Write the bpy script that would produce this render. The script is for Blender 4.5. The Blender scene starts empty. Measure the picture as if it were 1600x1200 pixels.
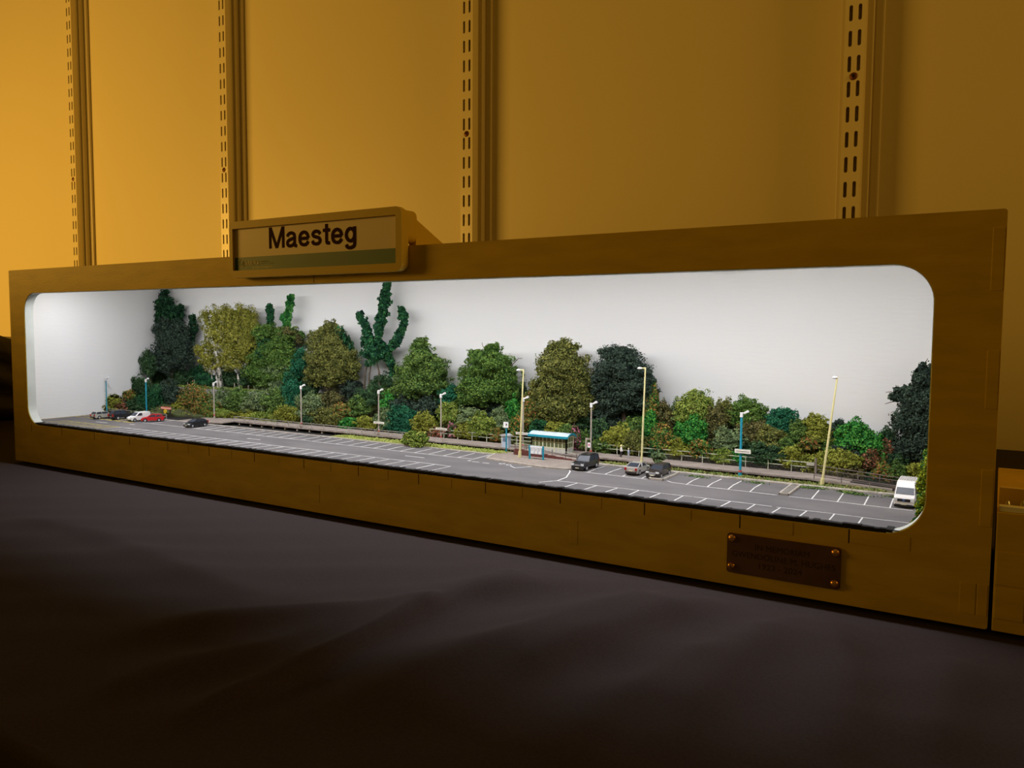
import bpy, bmesh, math, random
import numpy as np
from mathutils import Vector, Matrix

random.seed(7)
RNG = np.random.default_rng(11)
SC = bpy.context.scene
COL = SC.collection

# ------------------------------------------------------------------ camera
F_PX, YAW, PITCH, ROLL = 1242.53611, .551320626, -.0704682646, .00609766112
CAM = np.array([.844625107, -.416002442, .136215442])


def cam_axes():
    cy, sy, cp, sp = math.cos(YAW), math.sin(YAW), math.cos(PITCH), math.sin(PITCH)
    fwd = np.array([-sy * cp, cy * cp, sp])
    right = np.array([cy, sy, 0.])
    up = np.cross(right, fwd)
    c, s = math.cos(ROLL), math.sin(ROLL)
    return c * right + s * up, -s * right + c * up, fwd


AX_R, AX_U, AX_F = cam_axes()
cam_data = bpy.data.cameras.new('camera')
cam_data.sensor_width = 36
cam_data.lens = F_PX / 1600 * 36
cam_data.clip_start = .01
cam_data.clip_end = 50
cam = bpy.data.objects.new('camera', cam_data)
COL.objects.link(cam)
m = Matrix.Identity(4)
for i in range(3):
    m[i][0], m[i][1], m[i][2], m[i][3] = AX_R[i], AX_U[i], -AX_F[i], CAM[i]
cam.matrix_world = m
SC.camera = cam

# ------------------------------------------------------------------ world, room lamp, added fill, exposure
SC.view_settings.view_transform = 'Standard'
SC.view_settings.look = 'None'
SC.view_settings.exposure = 0
SC.view_settings.gamma = 1
SC.view_settings.use_curve_mapping = False
world = bpy.data.worlds.new('room_air')
SC.world = world
world.use_nodes = True
world.node_tree.nodes['Background'].inputs[0].default_value = (1, .50, .035, 1)
world.node_tree.nodes['Background'].inputs[1].default_value = .07


def area_lamp(name, loc, target, size, size_y, power, col, spread=180):
    d = bpy.data.lights.new(name, 'AREA')
    d.shape = 'RECTANGLE'
    d.size, d.size_y, d.energy, d.color = size, size_y, power, col
    d.spread = math.radians(spread)
    o = bpy.data.objects.new(name, d)
    COL.objects.link(o)
    o.location = loc
    o.rotation_euler = (Vector(target) - Vector(loc)).to_track_quat('-Z', 'Y').to_euler()
    return o


# warm lamp of the room, high on the left in front of the wall
area_lamp('room_lamp', (-1.75, -.9, .42), (-.9, .6, .12), .9, .5, 20.5, (1, .54, .085), 150)
# added warm fill from the right, no lamp seen there; lifts the uprights' sides
area_lamp('side_fill', (2.5, .18, .95), (.2, .62, .45), .5, .4, 5.5, (1, .54, .085), 150)

# ------------------------------------------------------------------ helpers


def at(px, py, Y=None, Z=None, X=None):
    """point of the place seen at photograph pixel px,py lying on the plane Y=.., Z=.. or X=.."""
    d = AX_F + AX_R * ((px - 800) / F_PX) - AX_U * ((py - 600) / F_PX)
    if Y is not None:
        t = (Y - CAM[1]) / d[1]
    elif Z is not None:
        t = (Z - CAM[2]) / d[2]
    else:
        t = (X - CAM[0]) / d[0]
    return Vector(CAM + d * t)


def per_px(p):
    return float(np.dot(np.array(p) - CAM, AX_F)) / F_PX


def lin(c):
    return tuple((v / 255 / 12.92) if v / 255 <= .04045 else ((v / 255 + .055) / 1.055) ** 2.4 for v in c)


MATS = {}


def mat(name, col, rough=.6, metal=0., spec=.5, col2=None, scale=60., bump=0., bscale=200., detail=4., emit=None, stretch=None, coat=0., contrast=(.35, .65)):
    if name in MATS:
        return MATS[name]
    M = bpy.data.materials.new(name)
    M.use_nodes = True
    nt = M.node_tree
    b = nt.nodes['Principled BSDF']
    c = lin(col)
    b.inputs['Base Color'].default_value = (*c, 1)
    b.inputs['Roughness'].default_value = rough
    b.inputs['Metallic'].default_value = metal
    b.inputs['Specular IOR Level'].default_value = spec
    if coat:
        b.inputs['Coat Weight'].default_value = coat
    if col2 is not None or bump:
        tc = nt.nodes.new('ShaderNodeTexCoord')
        src = tc.outputs['Object']
        if stretch:
            mp = nt.nodes.new('ShaderNodeMapping')
            mp.inputs['Scale'].default_value = stretch
            nt.links.new(src, mp.inputs[0])
            src = mp.outputs[0]
    if col2 is not None:
        n = nt.nodes.new('ShaderNodeTexNoise')
        n.inputs['Scale'].default_value = scale
        n.inputs['Detail'].default_value = detail
        nt.links.new(src, n.inputs['Vector'])
        r = nt.nodes.new('ShaderNodeValToRGB')
        r.color_ramp.elements[0].position, r.color_ramp.elements[1].position = contrast
        r.color_ramp.elements[0].color = (*c, 1)
        r.color_ramp.elements[1].color = (*lin(col2), 1)
        nt.links.new(n.outputs['Fac'], r.inputs[0])
        nt.links.new(r.outputs[0], b.inputs['Base Color'])
    if bump:
        n2 = nt.nodes.new('ShaderNodeTexNoise')
        n2.inputs['Scale'].default_value = bscale
        n2.inputs['Detail'].default_value = 3
        nt.links.new(src, n2.inputs['Vector'])
        bp = nt.nodes.new('ShaderNodeBump')
        bp.inputs['Strength'].default_value = bump
        bp.inputs['Distance'].default_value = .001
        nt.links.new(n2.outputs['Fac'], bp.inputs['Height'])
        nt.links.new(bp.outputs[0], b.inputs['Normal'])
    if emit:
        b.inputs['Emission Color'].default_value = (*emit[0], 1)
        b.inputs['Emission Strength'].default_value = emit[1]
    MATS[name] = M
    return M


def leaf_mat(name, cols, patch=120.):
    """foliage: every leaf picks a tone at random, larger patches lean to one of the tones"""
    if name in MATS:
        return MATS[name]
    M = bpy.data.materials.new(name)
    M.use_nodes = True
    nt = M.node_tree
    b = nt.nodes['Principled BSDF']
    b.inputs['Roughness'].default_value = .75
    b.inputs['Specular IOR Level'].default_value = .25
    g = nt.nodes.new('ShaderNodeNewGeometry')
    tc = nt.nodes.new('ShaderNodeTexCoord')
    n = nt.nodes.new('ShaderNodeTexNoise')
    n.inputs['Scale'].default_value = patch
    n.inputs['Detail'].default_value = 2
    nt.links.new(tc.outputs['Object'], n.inputs['Vector'])
    a = nt.nodes.new('ShaderNodeMath')
    a.operation = 'MULTIPLY_ADD'
    nt.links.new(g.outputs['Random Per Island'], a.inputs[0])
    a.inputs[1].default_value = .8
    nt.links.new(n.outputs['Fac'], a.inputs[2])
    s = nt.nodes.new('ShaderNodeMath')
    s.operation = 'SUBTRACT'
    nt.links.new(a.outputs[0], s.inputs[0])
    s.inputs[1].default_value = .40
    r = nt.nodes.new('ShaderNodeValToRGB')
    e = r.color_ramp.elements
    k = len(cols)
    while len(e) < k:
        e.new(.5)
    for i, c in enumerate(cols):
        e[i].position = .25 + .5 * i / max(1, k - 1)
        e[i].color = (*[min(1, v * 1.2) for v in lin(c)], 1)
    nt.links.new(s.outputs[0], r.inputs[0])
    nt.links.new(r.outputs[0], b.inputs['Base Color'])
    MATS[name] = M
    return M


def tag(o, label=None, cat=None, group=None, kind=None):
    if label:
        o['label'] = label
    if cat:
        o['category'] = cat
    if group:
        o['group'] = group
    if kind:
        o['kind'] = kind
    return o


def thing(name, label, cat, loc=(0, 0, 0), rz=0., group=None):
    o = bpy.data.objects.new(name, None)
    o.empty_display_size = .005
    COL.objects.link(o)
    o.location = loc
    o.rotation_euler = (0, 0, rz)
    return tag(o, label, cat, group)


def root_loc(o):
    v = Vector((0, 0, 0))
    while o is not None:
        v += Vector(o.location)
        o = o.parent
    return v


def link_mesh(name, me, material, parent=None):
    o = bpy.data.objects.new(name, me)
    COL.objects.link(o)
    if material is not None and not me.materials:
        me.materials.append(material)
    if parent is not None:
        o.parent = parent
    return o


class MB:
    def __init__(self):
        self.v, self.f = [], []

    def add(self, vs, fs):
        n = len(self.v)
        self.v += [tuple(p) for p in vs]
        self.f += [tuple(i + n for i in q) for q in fs]
        return self

    def box(self, x0, x1, y0, y1, z0, z1):
        vs = [(x, y, z) for z in (z0, z1) for x, y in ((x0, y0), (x1, y0), (x1, y1), (x0, y1))]
        return self.add(vs, [(3, 2, 1, 0), (4, 5, 6, 7), (0, 1, 5, 4), (1, 2, 6, 5), (2, 3, 7, 6), (3, 0, 4, 7)])

    def bar(self, a, b, w, h=None):
        """square bar from a to b"""
        return self.tube(a, b, w * .7071, (h or w) * .7071 if h is None else w * .7071, 4, True)

    def tube(self, a, b, r0, r1=None, n=8, twist=False):
        a, b = Vector(a), Vector(b)
        r1 = r0 if r1 is None else r1
        d = (b - a).normalized()
        u = d.orthogonal() if abs(d.z) < .99 else Vector((1, 0, 0))
        if abs(d.z) < .99:
            u = d.cross(Vector((0, 0, 1)))
        u.normalize()
        w = d.cross(u).normalized()
        vs = []
        for p, r in ((a, r0), (b, r1)):
            for i in range(n):
                t = 2 * math.pi * (i + (.5 if twist else 0)) / n
                vs.append(p + u * (r * math.cos(t)) + w * (r * math.sin(t)))
        fs = [(i, (i + 1) % n, n + (i + 1) % n, n + i) for i in range(n)]
        fs += [tuple(reversed(range(n))), tuple(range(n, 2 * n))]
        return self.add(vs, fs)

    def path(self, pts, rs, n=6):
        pts = [Vector(p) for p in pts]
        if not hasattr(rs, '__len__'):
            rs = [rs] * len(pts)
        vs, fs = [], []
        for k, p in enumerate(pts):
            d = (pts[min(k + 1, len(pts) - 1)] - pts[max(k - 1, 0)]).normalized()
            u = d.cross(Vector((.31, .95, .05))).normalized()
            w = d.cross(u).normalized()
            for i in range(n):
                t = 2 * math.pi * i / n
                vs.append(p + u * (rs[k] * math.cos(t)) + w * (rs[k] * math.sin(t)))
        for k in range(len(pts) - 1):
            for i in range(n):
                j = (i + 1) % n
                fs.append((k * n + i, k * n + j, (k + 1) * n + j, (k + 1) * n + i))
        fs += [tuple(reversed(range(n))), tuple(range((len(pts) - 1) * n, len(pts) * n))]
        return self.add(vs, fs)

    def prism(self, poly, axis, lo, hi):
        """poly: 2-D points; axis 'x': (y,z), 'y': (x,z), 'z': (x,y)"""
        n = len(poly)

        def P(p, t):
            return {'x': (t, p[0], p[1]), 'y': (p[0], t, p[1]), 'z': (p[0], p[1], t)}[axis]
        vs = [P(p, lo) for p in poly] + [P(p, hi) for p in poly]
        fs = [(i, (i + 1) % n, n + (i + 1) % n, n + i) for i in range(n)]
        fs += [tuple(reversed(range(n))), tuple(range(n, 2 * n))]
        return self.add(vs, fs)

    def dome(self, c, r, h, axis='y', sgn=-1, n=14, rings=4):
        """low dome standing on plane through c, bulging along sgn*axis"""
        vs, fs = [], []
        c = Vector(c)
        for k in range(rings):
            t = k / rings * math.pi / 2
            for i in range(n):
                a = 2 * math.pi * i / n
                u, w, d = r * math.cos(t) * math.cos(a), r * math.cos(t) * math.sin(a), h * math.sin(t) * sgn
                vs.append(c + Vector({'y': (u, d, w), 'z': (u, w, d), 'x': (d, u, w)}[axis]))
        vs.append(c + Vector({'y': (0, h * sgn, 0), 'z': (0, 0, h * sgn), 'x': (h * sgn, 0, 0)}[axis]))
        for k in range(rings - 1):
            for i in range(n):
                j = (i + 1) % n
                fs.append((k * n + i, k * n + j, (k + 1) * n + j, (k + 1) * n + i))
        for i in range(n):
            fs.append(((rings - 1) * n + i, (rings - 1) * n + (i + 1) % n, rings * n))
        return self.add(vs, fs)

    def build(self, name, material, parent=None, bevel=0., smooth=False, local=False):
        off = Vector((0, 0, 0)) if (local or parent is None) else root_loc(parent)
        me = bpy.data.meshes.new(name)
        me.from_pydata([tuple(Vector(p) - off) for p in self.v], [], self.f)
        bm = bmesh.new()
        bm.from_mesh(me)
        bmesh.ops.recalc_face_normals(bm, faces=bm.faces)
        if bevel:
            bmesh.ops.bevel(bm, geom=list(bm.edges), offset=bevel, segments=2, affect='EDGES', profile=.6)
        if smooth:
            for f in bm.faces:
                f.smooth = True
        bm.to_mesh(me)
        bm.free()
        return link_mesh(name, me, material, parent)


def one(mb, name, material, label, cat, group=None, kind=None, bevel=0., smooth=False):
    return tag(mb.build(name, material, None, bevel, smooth), label, cat, group, kind)


def rounded_rect(x0, x1, z0, z1, r, n=8):
    pts = []
    for cx, cz, a0 in ((x1 - r, z1 - r, 0), (x0 + r, z1 - r, 90), (x0 + r, z0 + r, 180), (x1 - r, z0 + r, 270)):
        for i in range(n + 1):
            a = math.radians(a0 + 90 * i / n)
            pts.append((cx + r * math.cos(a), cz + r * math.sin(a)))
    return pts


def ring_panel(outer, inner, y0, y1):
    """flat panel with a hole, between planes y0 (front) and y1"""
    bm = bmesh.new()
    loops = []
    for y in (y0, y1):
        es, vo, vi = [], [bm.verts.new((x, y, z)) for x, z in outer], [bm.verts.new((x, y, z)) for x, z in inner]
        for lp in (vo, vi):
            for i in range(len(lp)):
                es.append(bm.edges.new((lp[i], lp[(i + 1) % len(lp)])))
        bmesh.ops.triangle_fill(bm, edges=es, use_beauty=True)
        loops.append((vo, vi))
    for k in (0, 1):
        a, b = loops[0][k], loops[1][k]
        for i in range(len(a)):
            j = (i + 1) % len(a)
            bm.faces.new((a[i], a[j], b[j], b[i]))
    bmesh.ops.recalc_face_normals(bm, faces=bm.faces)
    return bm


def bm_obj(bm, name, material, parent=None, off=(0, 0, 0)):
    me = bpy.data.meshes.new(name)
    if Vector(off).length:
        bmesh.ops.translate(bm, verts=bm.verts, vec=-Vector(off))
    bm.to_mesh(me)
    bm.free()
    return link_mesh(name, me, material, parent)


def lettering(name, text, material, parent, loc, height, width=None, bold=0., depth=.00005, align='CENTER', shear=0., space=1.):
    """flat letters facing -Y; height is the capital height, width stretches the line to a given length"""
    c = bpy.data.curves.new(name + '_curve', 'FONT')
    c.body = text
    c.size = 1
    c.align_x = align
    c.offset = bold
    c.shear = shear
    c.space_character = space
    c.resolution_u = 4
    tmp = bpy.data.objects.new(name + '_tmp', c)
    COL.objects.link(tmp)
    dg = bpy.context.evaluated_depsgraph_get()
    me = bpy.data.meshes.new_from_object(tmp.evaluated_get(dg))
    bpy.data.objects.remove(tmp)
    bpy.data.curves.remove(c)
    me.name = name
    n = len(me.vertices)
    co = np.empty(n * 3)
    me.vertices.foreach_get('co', co)
    co = co.reshape(-1, 3)
    k = height / .729
    kx = k if width is None else width / (co[:, 0].max() - co[:, 0].min())
    if width is not None and align == 'CENTER':
        co[:, 0] -= (co[:, 0].max() + co[:, 0].min()) / 2
    if width is not None and align == 'LEFT':
        co[:, 0] -= co[:, 0].min()
    out = np.stack([co[:, 0] * kx, np.zeros(n), co[:, 1] * k], 1) + np.array(loc) - np.array(root_loc(parent))
    me.vertices.foreach_set('co', out.ravel())
    me.materials.clear()
    bm = bmesh.new()
    bm.from_mesh(me)
    r = bmesh.ops.extrude_face_region(bm, geom=list(bm.faces))
    bmesh.ops.translate(bm, verts=[e for e in r['geom'] if isinstance(e, bmesh.types.BMVert)], vec=(0, -depth, 0))
    bmesh.ops.recalc_face_normals(bm, faces=bm.faces)
    bm.to_mesh(me)
    bm.free()
    me.update()
    return link_mesh(name, me, material, parent)


# ------------------------------------------------------------------ measures of the box (metres)
BW, BH = .8444, .19               # front panel
WX0, WX1, WZ0, WZ1 = .0265, .8175, .0385, .1675   # window in it
TH = .008                         # panel thickness
XL, XR, YB = .009, .8354, .168    # inside faces: end walls and backdrop
ZC = .1845                        # inside face of the lid
ZG = .0400                        # car park surface
ZP = .0430                        # platform deck
WALL_Y = .7

# ------------------------------------------------------------------ room: floor, wall, shelf uprights
M_wall = mat('wall_paint', (222, 208, 165), rough=.42, spec=.22, bump=.15, bscale=160)
M_up = mat('upright_paint', (228, 214, 172), rough=.25, spec=.5, bump=.1, bscale=500)
M_bat = mat('batten_paint', (205, 190, 150), rough=.4, bump=.15, bscale=120)
M_floor = mat('floor_vinyl', (60, 52, 46), rough=.6, col2=(48, 42, 38), scale=8)

fl = MB().box(-4, 4, -3, 1.2, -.80, -.75).build('floor', M_floor)
tag(fl, kind='structure')
MB_ = MB()
wall = MB().box(-4, 4, WALL_Y, WALL_Y + .05, -.75, 2.2).build('wall_back', M_wall)
tag(wall, kind='structure')

upx = [at(113, 200, Y=WALL_Y - .03).x, at(350, 200, Y=WALL_Y - .03).x, at(730, 200, Y=WALL_Y - .03).x, at(1331, 200, Y=WALL_Y - .03).x]
UW, UD, PITCH_S = .0236, .016, .0308


def slot_cell():
    """one cell of the slotted face: rectangle UW/2 x pitch with a round-ended slot; returns verts, faces"""
    bm = bmesh.new()
    w, h = UW / 2, PITCH_S
    rect = [(0, 0), (w, 0), (w, h), (0, h)]
    cx, cz, r, hl = w * .55, h / 2, .0021, .0098
    cap = [(cx + r * math.cos(math.radians(a)), cz + hl - r + r * math.sin(math.radians(a))) for a in range(0, 181, 36)]
    cap += [(cx + r * math.cos(math.radians(a)), cz - hl + r + r * math.sin(math.radians(a))) for a in range(180, 361, 36)]
    es = []
    for lp in (rect, cap):
        vs = [bm.verts.new((x, 0, z)) for x, z in lp]
        es += [bm.edges.new((vs[i], vs[(i + 1) % len(vs)])) for i in range(len(vs))]
    bmesh.ops.triangle_fill(bm, edges=es, use_beauty=True)
    bm.verts.index_update()
    V = [tuple(v.co) for v in bm.verts]
    Fs = [tuple(v.index for v in f.verts) for f in bm.faces]
    k = len(rect)
    n = len(V)
    V += [(x, .0015, z) for x, z in cap]
    ncap = len(cap)
    Fs += [(k + i, k + (i + 1) % ncap, n + (i + 1) % ncap, n + i) for i in range(ncap)]
    bm.free()
    return V, Fs


cellV, cellF = slot_cell()
up_mesh = MB()
Z0U, NR = -.35, 62
for r in range(NR):
    for c in (0, 1):
        off = (-UW / 2 if c == 0 else 0, 0, Z0U + r * PITCH_S)
        if c == 0:
            vs = [(off[0] + p[0] * 1.0, p[1], off[2] + p[2]) for p in cellV]
        else:
            vs = [(UW / 2 - p[0], p[1], off[2] + p[2]) for p in cellV]
        up_mesh.add(vs, cellF)
for s in (-1, 1):
    x = s * UW / 2
    up_mesh.add([(x, 0, Z0U), (x, UD, Z0U), (x, UD, Z0U + NR * PITCH_S), (x, 0, Z0U + NR * PITCH_S)], [(0, 1, 2, 3)])
    x = s * (UW / 2 - .0016)
    up_mesh.add([(x, .0016, Z0U), (x, UD, Z0U), (x, UD, Z0U + NR * PITCH_S), (x, .0016, Z0U + NR * PITCH_S)], [(0, 1, 2, 3)])
ch0 = None
up_lab = ['slotted metal shelf upright nearest the left edge of the photo',
          'slotted metal shelf upright just left of the station sign',
          'slotted metal shelf upright in the middle, just right of the station sign',
          'slotted metal shelf upright near the right end of the wall']
screw_py = [(122, 287), (352, 256), (730, 207), (1331, 125)]
M_screw = mat('rusty_screw', (120, 70, 40), rough=.5, metal=.6)
M_dark = mat('screw_recess', (25, 18, 12), rough=.9)
for i, x in enumerate(upx):
    b = MB().box(x - .019, x + .019, WALL_Y - .016, WALL_Y, -.4, 1.6)
    o = b.build('trim_%d' % (i + 1), M_bat, None, bevel=.0012)
    tag(o, kind='structure')
    b = MB().box(x + .019, x + .030, WALL_Y - .006, WALL_Y, -.4, 1.6).build('bead', M_bat, None, bevel=.002)
    b.parent = o
    t = thing('shelf_upright', up_lab[i], 'shelf upright', (x, WALL_Y - .016 - UD, 0), group='slotted shelf uprights on the wall')
    if ch0 is None:
        ch0 = up_mesh.build('channel', M_up, t, local=True)
    else:
        c = ch0.copy()
        COL.objects.link(c)
        c.parent = t
    zs = at(*screw_py[i], Y=WALL_Y - .032).z
    zs = Z0U + PITCH_S * round((zs - Z0U) / PITCH_S)
    s = MB().dome((0, 0, zs), .0048, .0018).build('screw', M_screw, t, smooth=True, local=True)
    MB().box(-.0022, .0022, -.0022, -.0012, zs - .0006, zs + .0006).box(-.0006, .0006, -.0022, -.0012, zs - .0022, zs + .0022).build('cross_recess', M_dark, s, local=True)

# ------------------------------------------------------------------ black cloth over the table
M_cloth = mat('black_cloth', (58, 50, 49), rough=.9, spec=.1, col2=(51, 44, 44), scale=900, bump=.12, bscale=2500)
# sheen-less matte cloth
EDGE_Y = -.285


def seg_dist(P, a, b):
    d = b - a
    L = np.hypot(*d)
    u = d / L
    rel = P - a
    s = np.clip(rel @ u, 0, L)
    q = a + s[:, None] * u
    w = P - q
    side = u[0] * w[:, 1] - u[1] * w[:, 0]
    return np.hypot(w[:, 0], w[:, 1]) * np.sign(side + 1e-12), s / L


def px2(x, y):
    p = at(x, y, Z=0)
    return np.array([p.x, p.y])


FOLDS = [  # polyline in the photo, height, width before / behind
    ([(60, 1010), (330, 975), (560, 955), (700, 938), (820, 900), (960, 893)], .0050, .012, .026),
    ([(235, 1142), (420, 1065), (560, 1000), (660, 955), (700, 938)], .0052, .0045, .0110),
    ([(700, 938), (830, 915), (960, 905), (1075, 890)], .0030, .010, .014),
    ([(450, 1120), (700, 1040), (900, 975), (1060, 925), (1130, 918)], .0060, .016, .024),
    ([(700, 1090), (900, 1010), (1050, 960), (1185, 925)], .0055, .014, .018),
    ([(1000, 1190), (1120, 1060), (1210, 985), (1310, 950)], .0050, .016, .020),
    ([(1310, 1190), (1325, 1080), (1305, 985), (1330, 955)], .0045, .014, .016),
    ([(1450, 1190), (1480, 1080), (1500, 1010)], .0040, .014, .018),
    ([(0, 800), (150, 830), (330, 900), (420, 930)], .0025, .012, .02),
    ([(80, 1100), (250, 1050), (420, 1010), (600, 960)], .0035, .010, .016),
    ([(850, 1190), (960, 1100), (1060, 1040), (1150, 1010)], .0030, .012, .016),
]


def cloth_grid():
    xs = np.concatenate([np.arange(-2.2, -.3, .05), np.arange(-.3, 1.1, .0042), np.arange(1.1, 2.2, .05)])
    ys = np.concatenate([np.arange(-.45, -.02, .0035), np.arange(-.02, .08, .01), np.arange(.08, .66, .03), [.66, .67]])
    XX, YY = np.meshgrid(xs, ys)
    P = np.stack([XX.ravel(), YY.ravel()], 1)
    z = np.zeros(len(P))
    for pl, h, w1, w2 in FOLDS:
        pts = [px2(*p) for p in pl]
        best = np.full(len(P), 1e9)
        sg = np.zeros(len(P))
        par = np.zeros(len(P))
        n = len(pts) - 1
        for k in range(n):
            d, s = seg_dist(P, pts[k], pts[k + 1])
            t = np.abs(d) < best
            best[t] = np.abs(d)[t]
            sg[t] = np.sign(d)[t]
            par[t] = (k + s[t]) / n
        w = np.where(sg > 0, w2, w1)
        fade = np.clip(np.minimum(par, 1 - par) * 5, .12, 1)
        z += 1.3 * h * fade * np.exp(-(best / w) ** 1.6)
    # soft wrinkles
    z += .0006 * np.sin(P[:, 0] * 41 + 1.7 * np.sin(P[:, 1] * 23)) * np.sin(P[:, 1] * 37 + P[:, 0] * 9)
    z += .0004 * np.sin(P[:, 0] * 90 - P[:, 1] * 120)
    # flat under and behind the boxes; a small gap of shade in front
    f = np.clip((-.008 - P[:, 1]) / .05, 0, 1)
    z = z * f
    # the cloth is pressed flat under the box
    # hangs over the front edge
    e = EDGE_Y - P[:, 1]
    over = e > 0
    z[over] -= np.minimum(e[over] * 3.2, .6) * np.clip(e[over] / .02, 0, 1)
    y = P[:, 1].copy()
    y[over] = EDGE_Y - .015 * (1 - np.exp(-e[over] / .02)) - .006 * np.sin(P[over, 0] * 75) * np.clip(e[over] / .06, 0, 1)
    V = np.stack([P[:, 0], y, z - .0022], 1)
    nx, ny = len(xs), len(ys)
    idx = np.arange(nx * ny).reshape(ny, nx)
    Q = np.stack([idx[:-1, :-1], idx[:-1, 1:], idx[1:, 1:], idx[1:, :-1]], -1).reshape(-1, 4)
    return V, Q


def np_mesh(name, V, Q):
    me = bpy.data.meshes.new(name)
    me.vertices.add(len(V))
    me.vertices.foreach_set('co', np.ascontiguousarray(V, dtype=np.float32).ravel())
    k = Q.shape[1]
    me.loops.add(len(Q) * k)
    me.loops.foreach_set('vertex_index', np.ascontiguousarray(Q, dtype=np.int32).ravel())
    me.polygons.add(len(Q))
    me.polygons.foreach_set('loop_start', np.arange(0, len(Q) * k, k, dtype=np.int32))
    me.polygons.foreach_set('loop_total', np.full(len(Q), k, dtype=np.int32))
    me.update(calc_edges=True)
    return me


V, Q = cloth_grid()
me = np_mesh('tablecloth', V, Q)
me.polygons.foreach_set('use_smooth', np.ones(len(Q), dtype=bool))
o = link_mesh('tablecloth', me, M_cloth)
tag(o, 'wrinkled black cloth spread over the table under the display box', 'tablecloth')

# black-draped bundle behind the box's left end; unseen front part added for shade
M_drape = mat('black_drape', (22, 14, 12), rough=.45, spec=.5, col2=(30, 17, 12), scale=40)
bx = MB()
NU, NV = 60, 16
prof = [(-.36, .28), (-.40, .30), (-.66, .36), (-1.0, .40), (-1.05, .10), (-1.05, -.78), (-.95, -.86), (-.60, -.86), (-.50, -.78), (-.50, -.10), (-.42, .05), (-.34, .16)]
loop = smooth_pts = []
for i in range(NU):
    t = i / NU * len(prof)
    k = int(t)
    f = t - k
    a_, b_ = prof[k % len(prof)], prof[(k + 1) % len(prof)]
    loop.append((a_[0] + (b_[0] - a_[0]) * f, a_[1] + (b_[1] - a_[1]) * f))
cxm, cym = -.70, 0.
ringz = []
for j in range(NV):
    t = j / (NV - 1)
    for i, (x, y) in enumerate(loop):
        h = .115 + .115 * min(1, max(0, (.20 - y) / .20))
        fold = 1 + .035 * math.sin(i * 2.1 + 3 * t) * (1 - t) + .012 * math.sin(t * 21 + i)
        inset = .93 if t < .85 else .93 - .35 * ((t - .85) / .15) ** 2
        ringz.append((cxm + (x - cxm) * inset * fold, cym + (y - cym) * inset * fold, .0015 + h * min(1, t / .9)))
bx.add(ringz, [(j * NU + i, j * NU + (i + 1) % NU, (j + 1) * NU + (i + 1) % NU, (j + 1) * NU + i) for j in range(NV - 1) for i in range(NU)] + [tuple((NV - 1) * NU + i for i in range(NU)), tuple(reversed(range(NU)))])
one(bx, 'draped_bundle', M_drape, 'bundle under dark black cloth behind the left end of the display box, with an unseen front part added for shade', 'cloth bundle', smooth=True)

# ------------------------------------------------------------------ the display box
M_box = mat('olive_paint', (216, 184, 48), rough=.55, spec=.3, col2=(200, 170, 44), scale=30, bump=.12, bscale=180, stretch=(1, 1, 4))
M_white = mat('white_paint', (226, 226, 226), rough=.7, spec=.2, bump=.1, bscale=90, stretch=(1, 1, 5))
M_lining = mat('window_edge_white', (205, 208, 200), rough=.6, col2=(190, 194, 184), scale=40)
M_black = mat('floor_edge_black', (18, 16, 15), rough=.9)

box = thing('display_box', 'long low olive-brown display box with a rounded white-lit viewing window', 'display box', (BW / 2, 0, 0))
ow = rounded_rect(0, BW, 0, BH, .0012, 2)
iw = rounded_rect(WX0, WX1, WZ0, WZ1, .0185, 12)
bm_obj(ring_panel(ow, iw, 0, TH), 'front_panel', M_box, box, box.location)
lin_in = rounded_rect(WX0 + .0005, WX1 - .0005, WZ0 + .0005, WZ1 - .0005, .018, 12)
bm_obj(ring_panel(iw, lin_in, .0004, TH + .0002), 'window_lining', M_lining, box, box.location)
MB().box(0, XL - .003, TH, YB + .006, 0, BH).build('side_panel', M_box, box)
MB().box(XR + .003, BW, TH, YB + .006, 0, BH).build('side_panel', M_box, box)
MB().box(0, BW, TH, YB + .006, ZC + .0015, BH).build('lid_panel', M_box, box)
MB().box(XL - .003, XR + .003, TH, YB + .006, 0, .004).build('base_panel', M_box, box)
MB().box(0, BW, YB + .004, YB + .012, 0, BH).build('back_panel', M_box, box)
# white painted inside: backdrop and two end boards, lid underside
MB().box(XL, XR, YB, YB + .004, .006, ZC).build('backdrop', M_white, box)
MB().box(XL - .003, XL, TH, YB + .004, .006, ZC).build('end_board', M_white, box)
MB().box(XR, XR + .003, TH, YB + .004, .006, ZC).build('end_board', M_white, box)
MB().box(XL - .003, XR + .003, TH, YB + .004, ZC, ZC + .0015).build('lid_lining', M_white, box)
MB().box(*sorted((at(62, 460, X=XL).x, at(62, 460, X=XL).x + .0006)), .013, .0165, .1585, .168).build('grey_tape', mat('tape_grey', (150, 150, 142), rough=.6), box)
# finger-joint tabs showing in the front: under the window, at both bulkheads and at the right end
T_ = .00022


def tab(x0, x1, z0, z1, dark_left=True):
    MB().box(x0, x1, -T_, .002, z0, z1).build('joint_tab', M_box, box, bevel=.0003)


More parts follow.
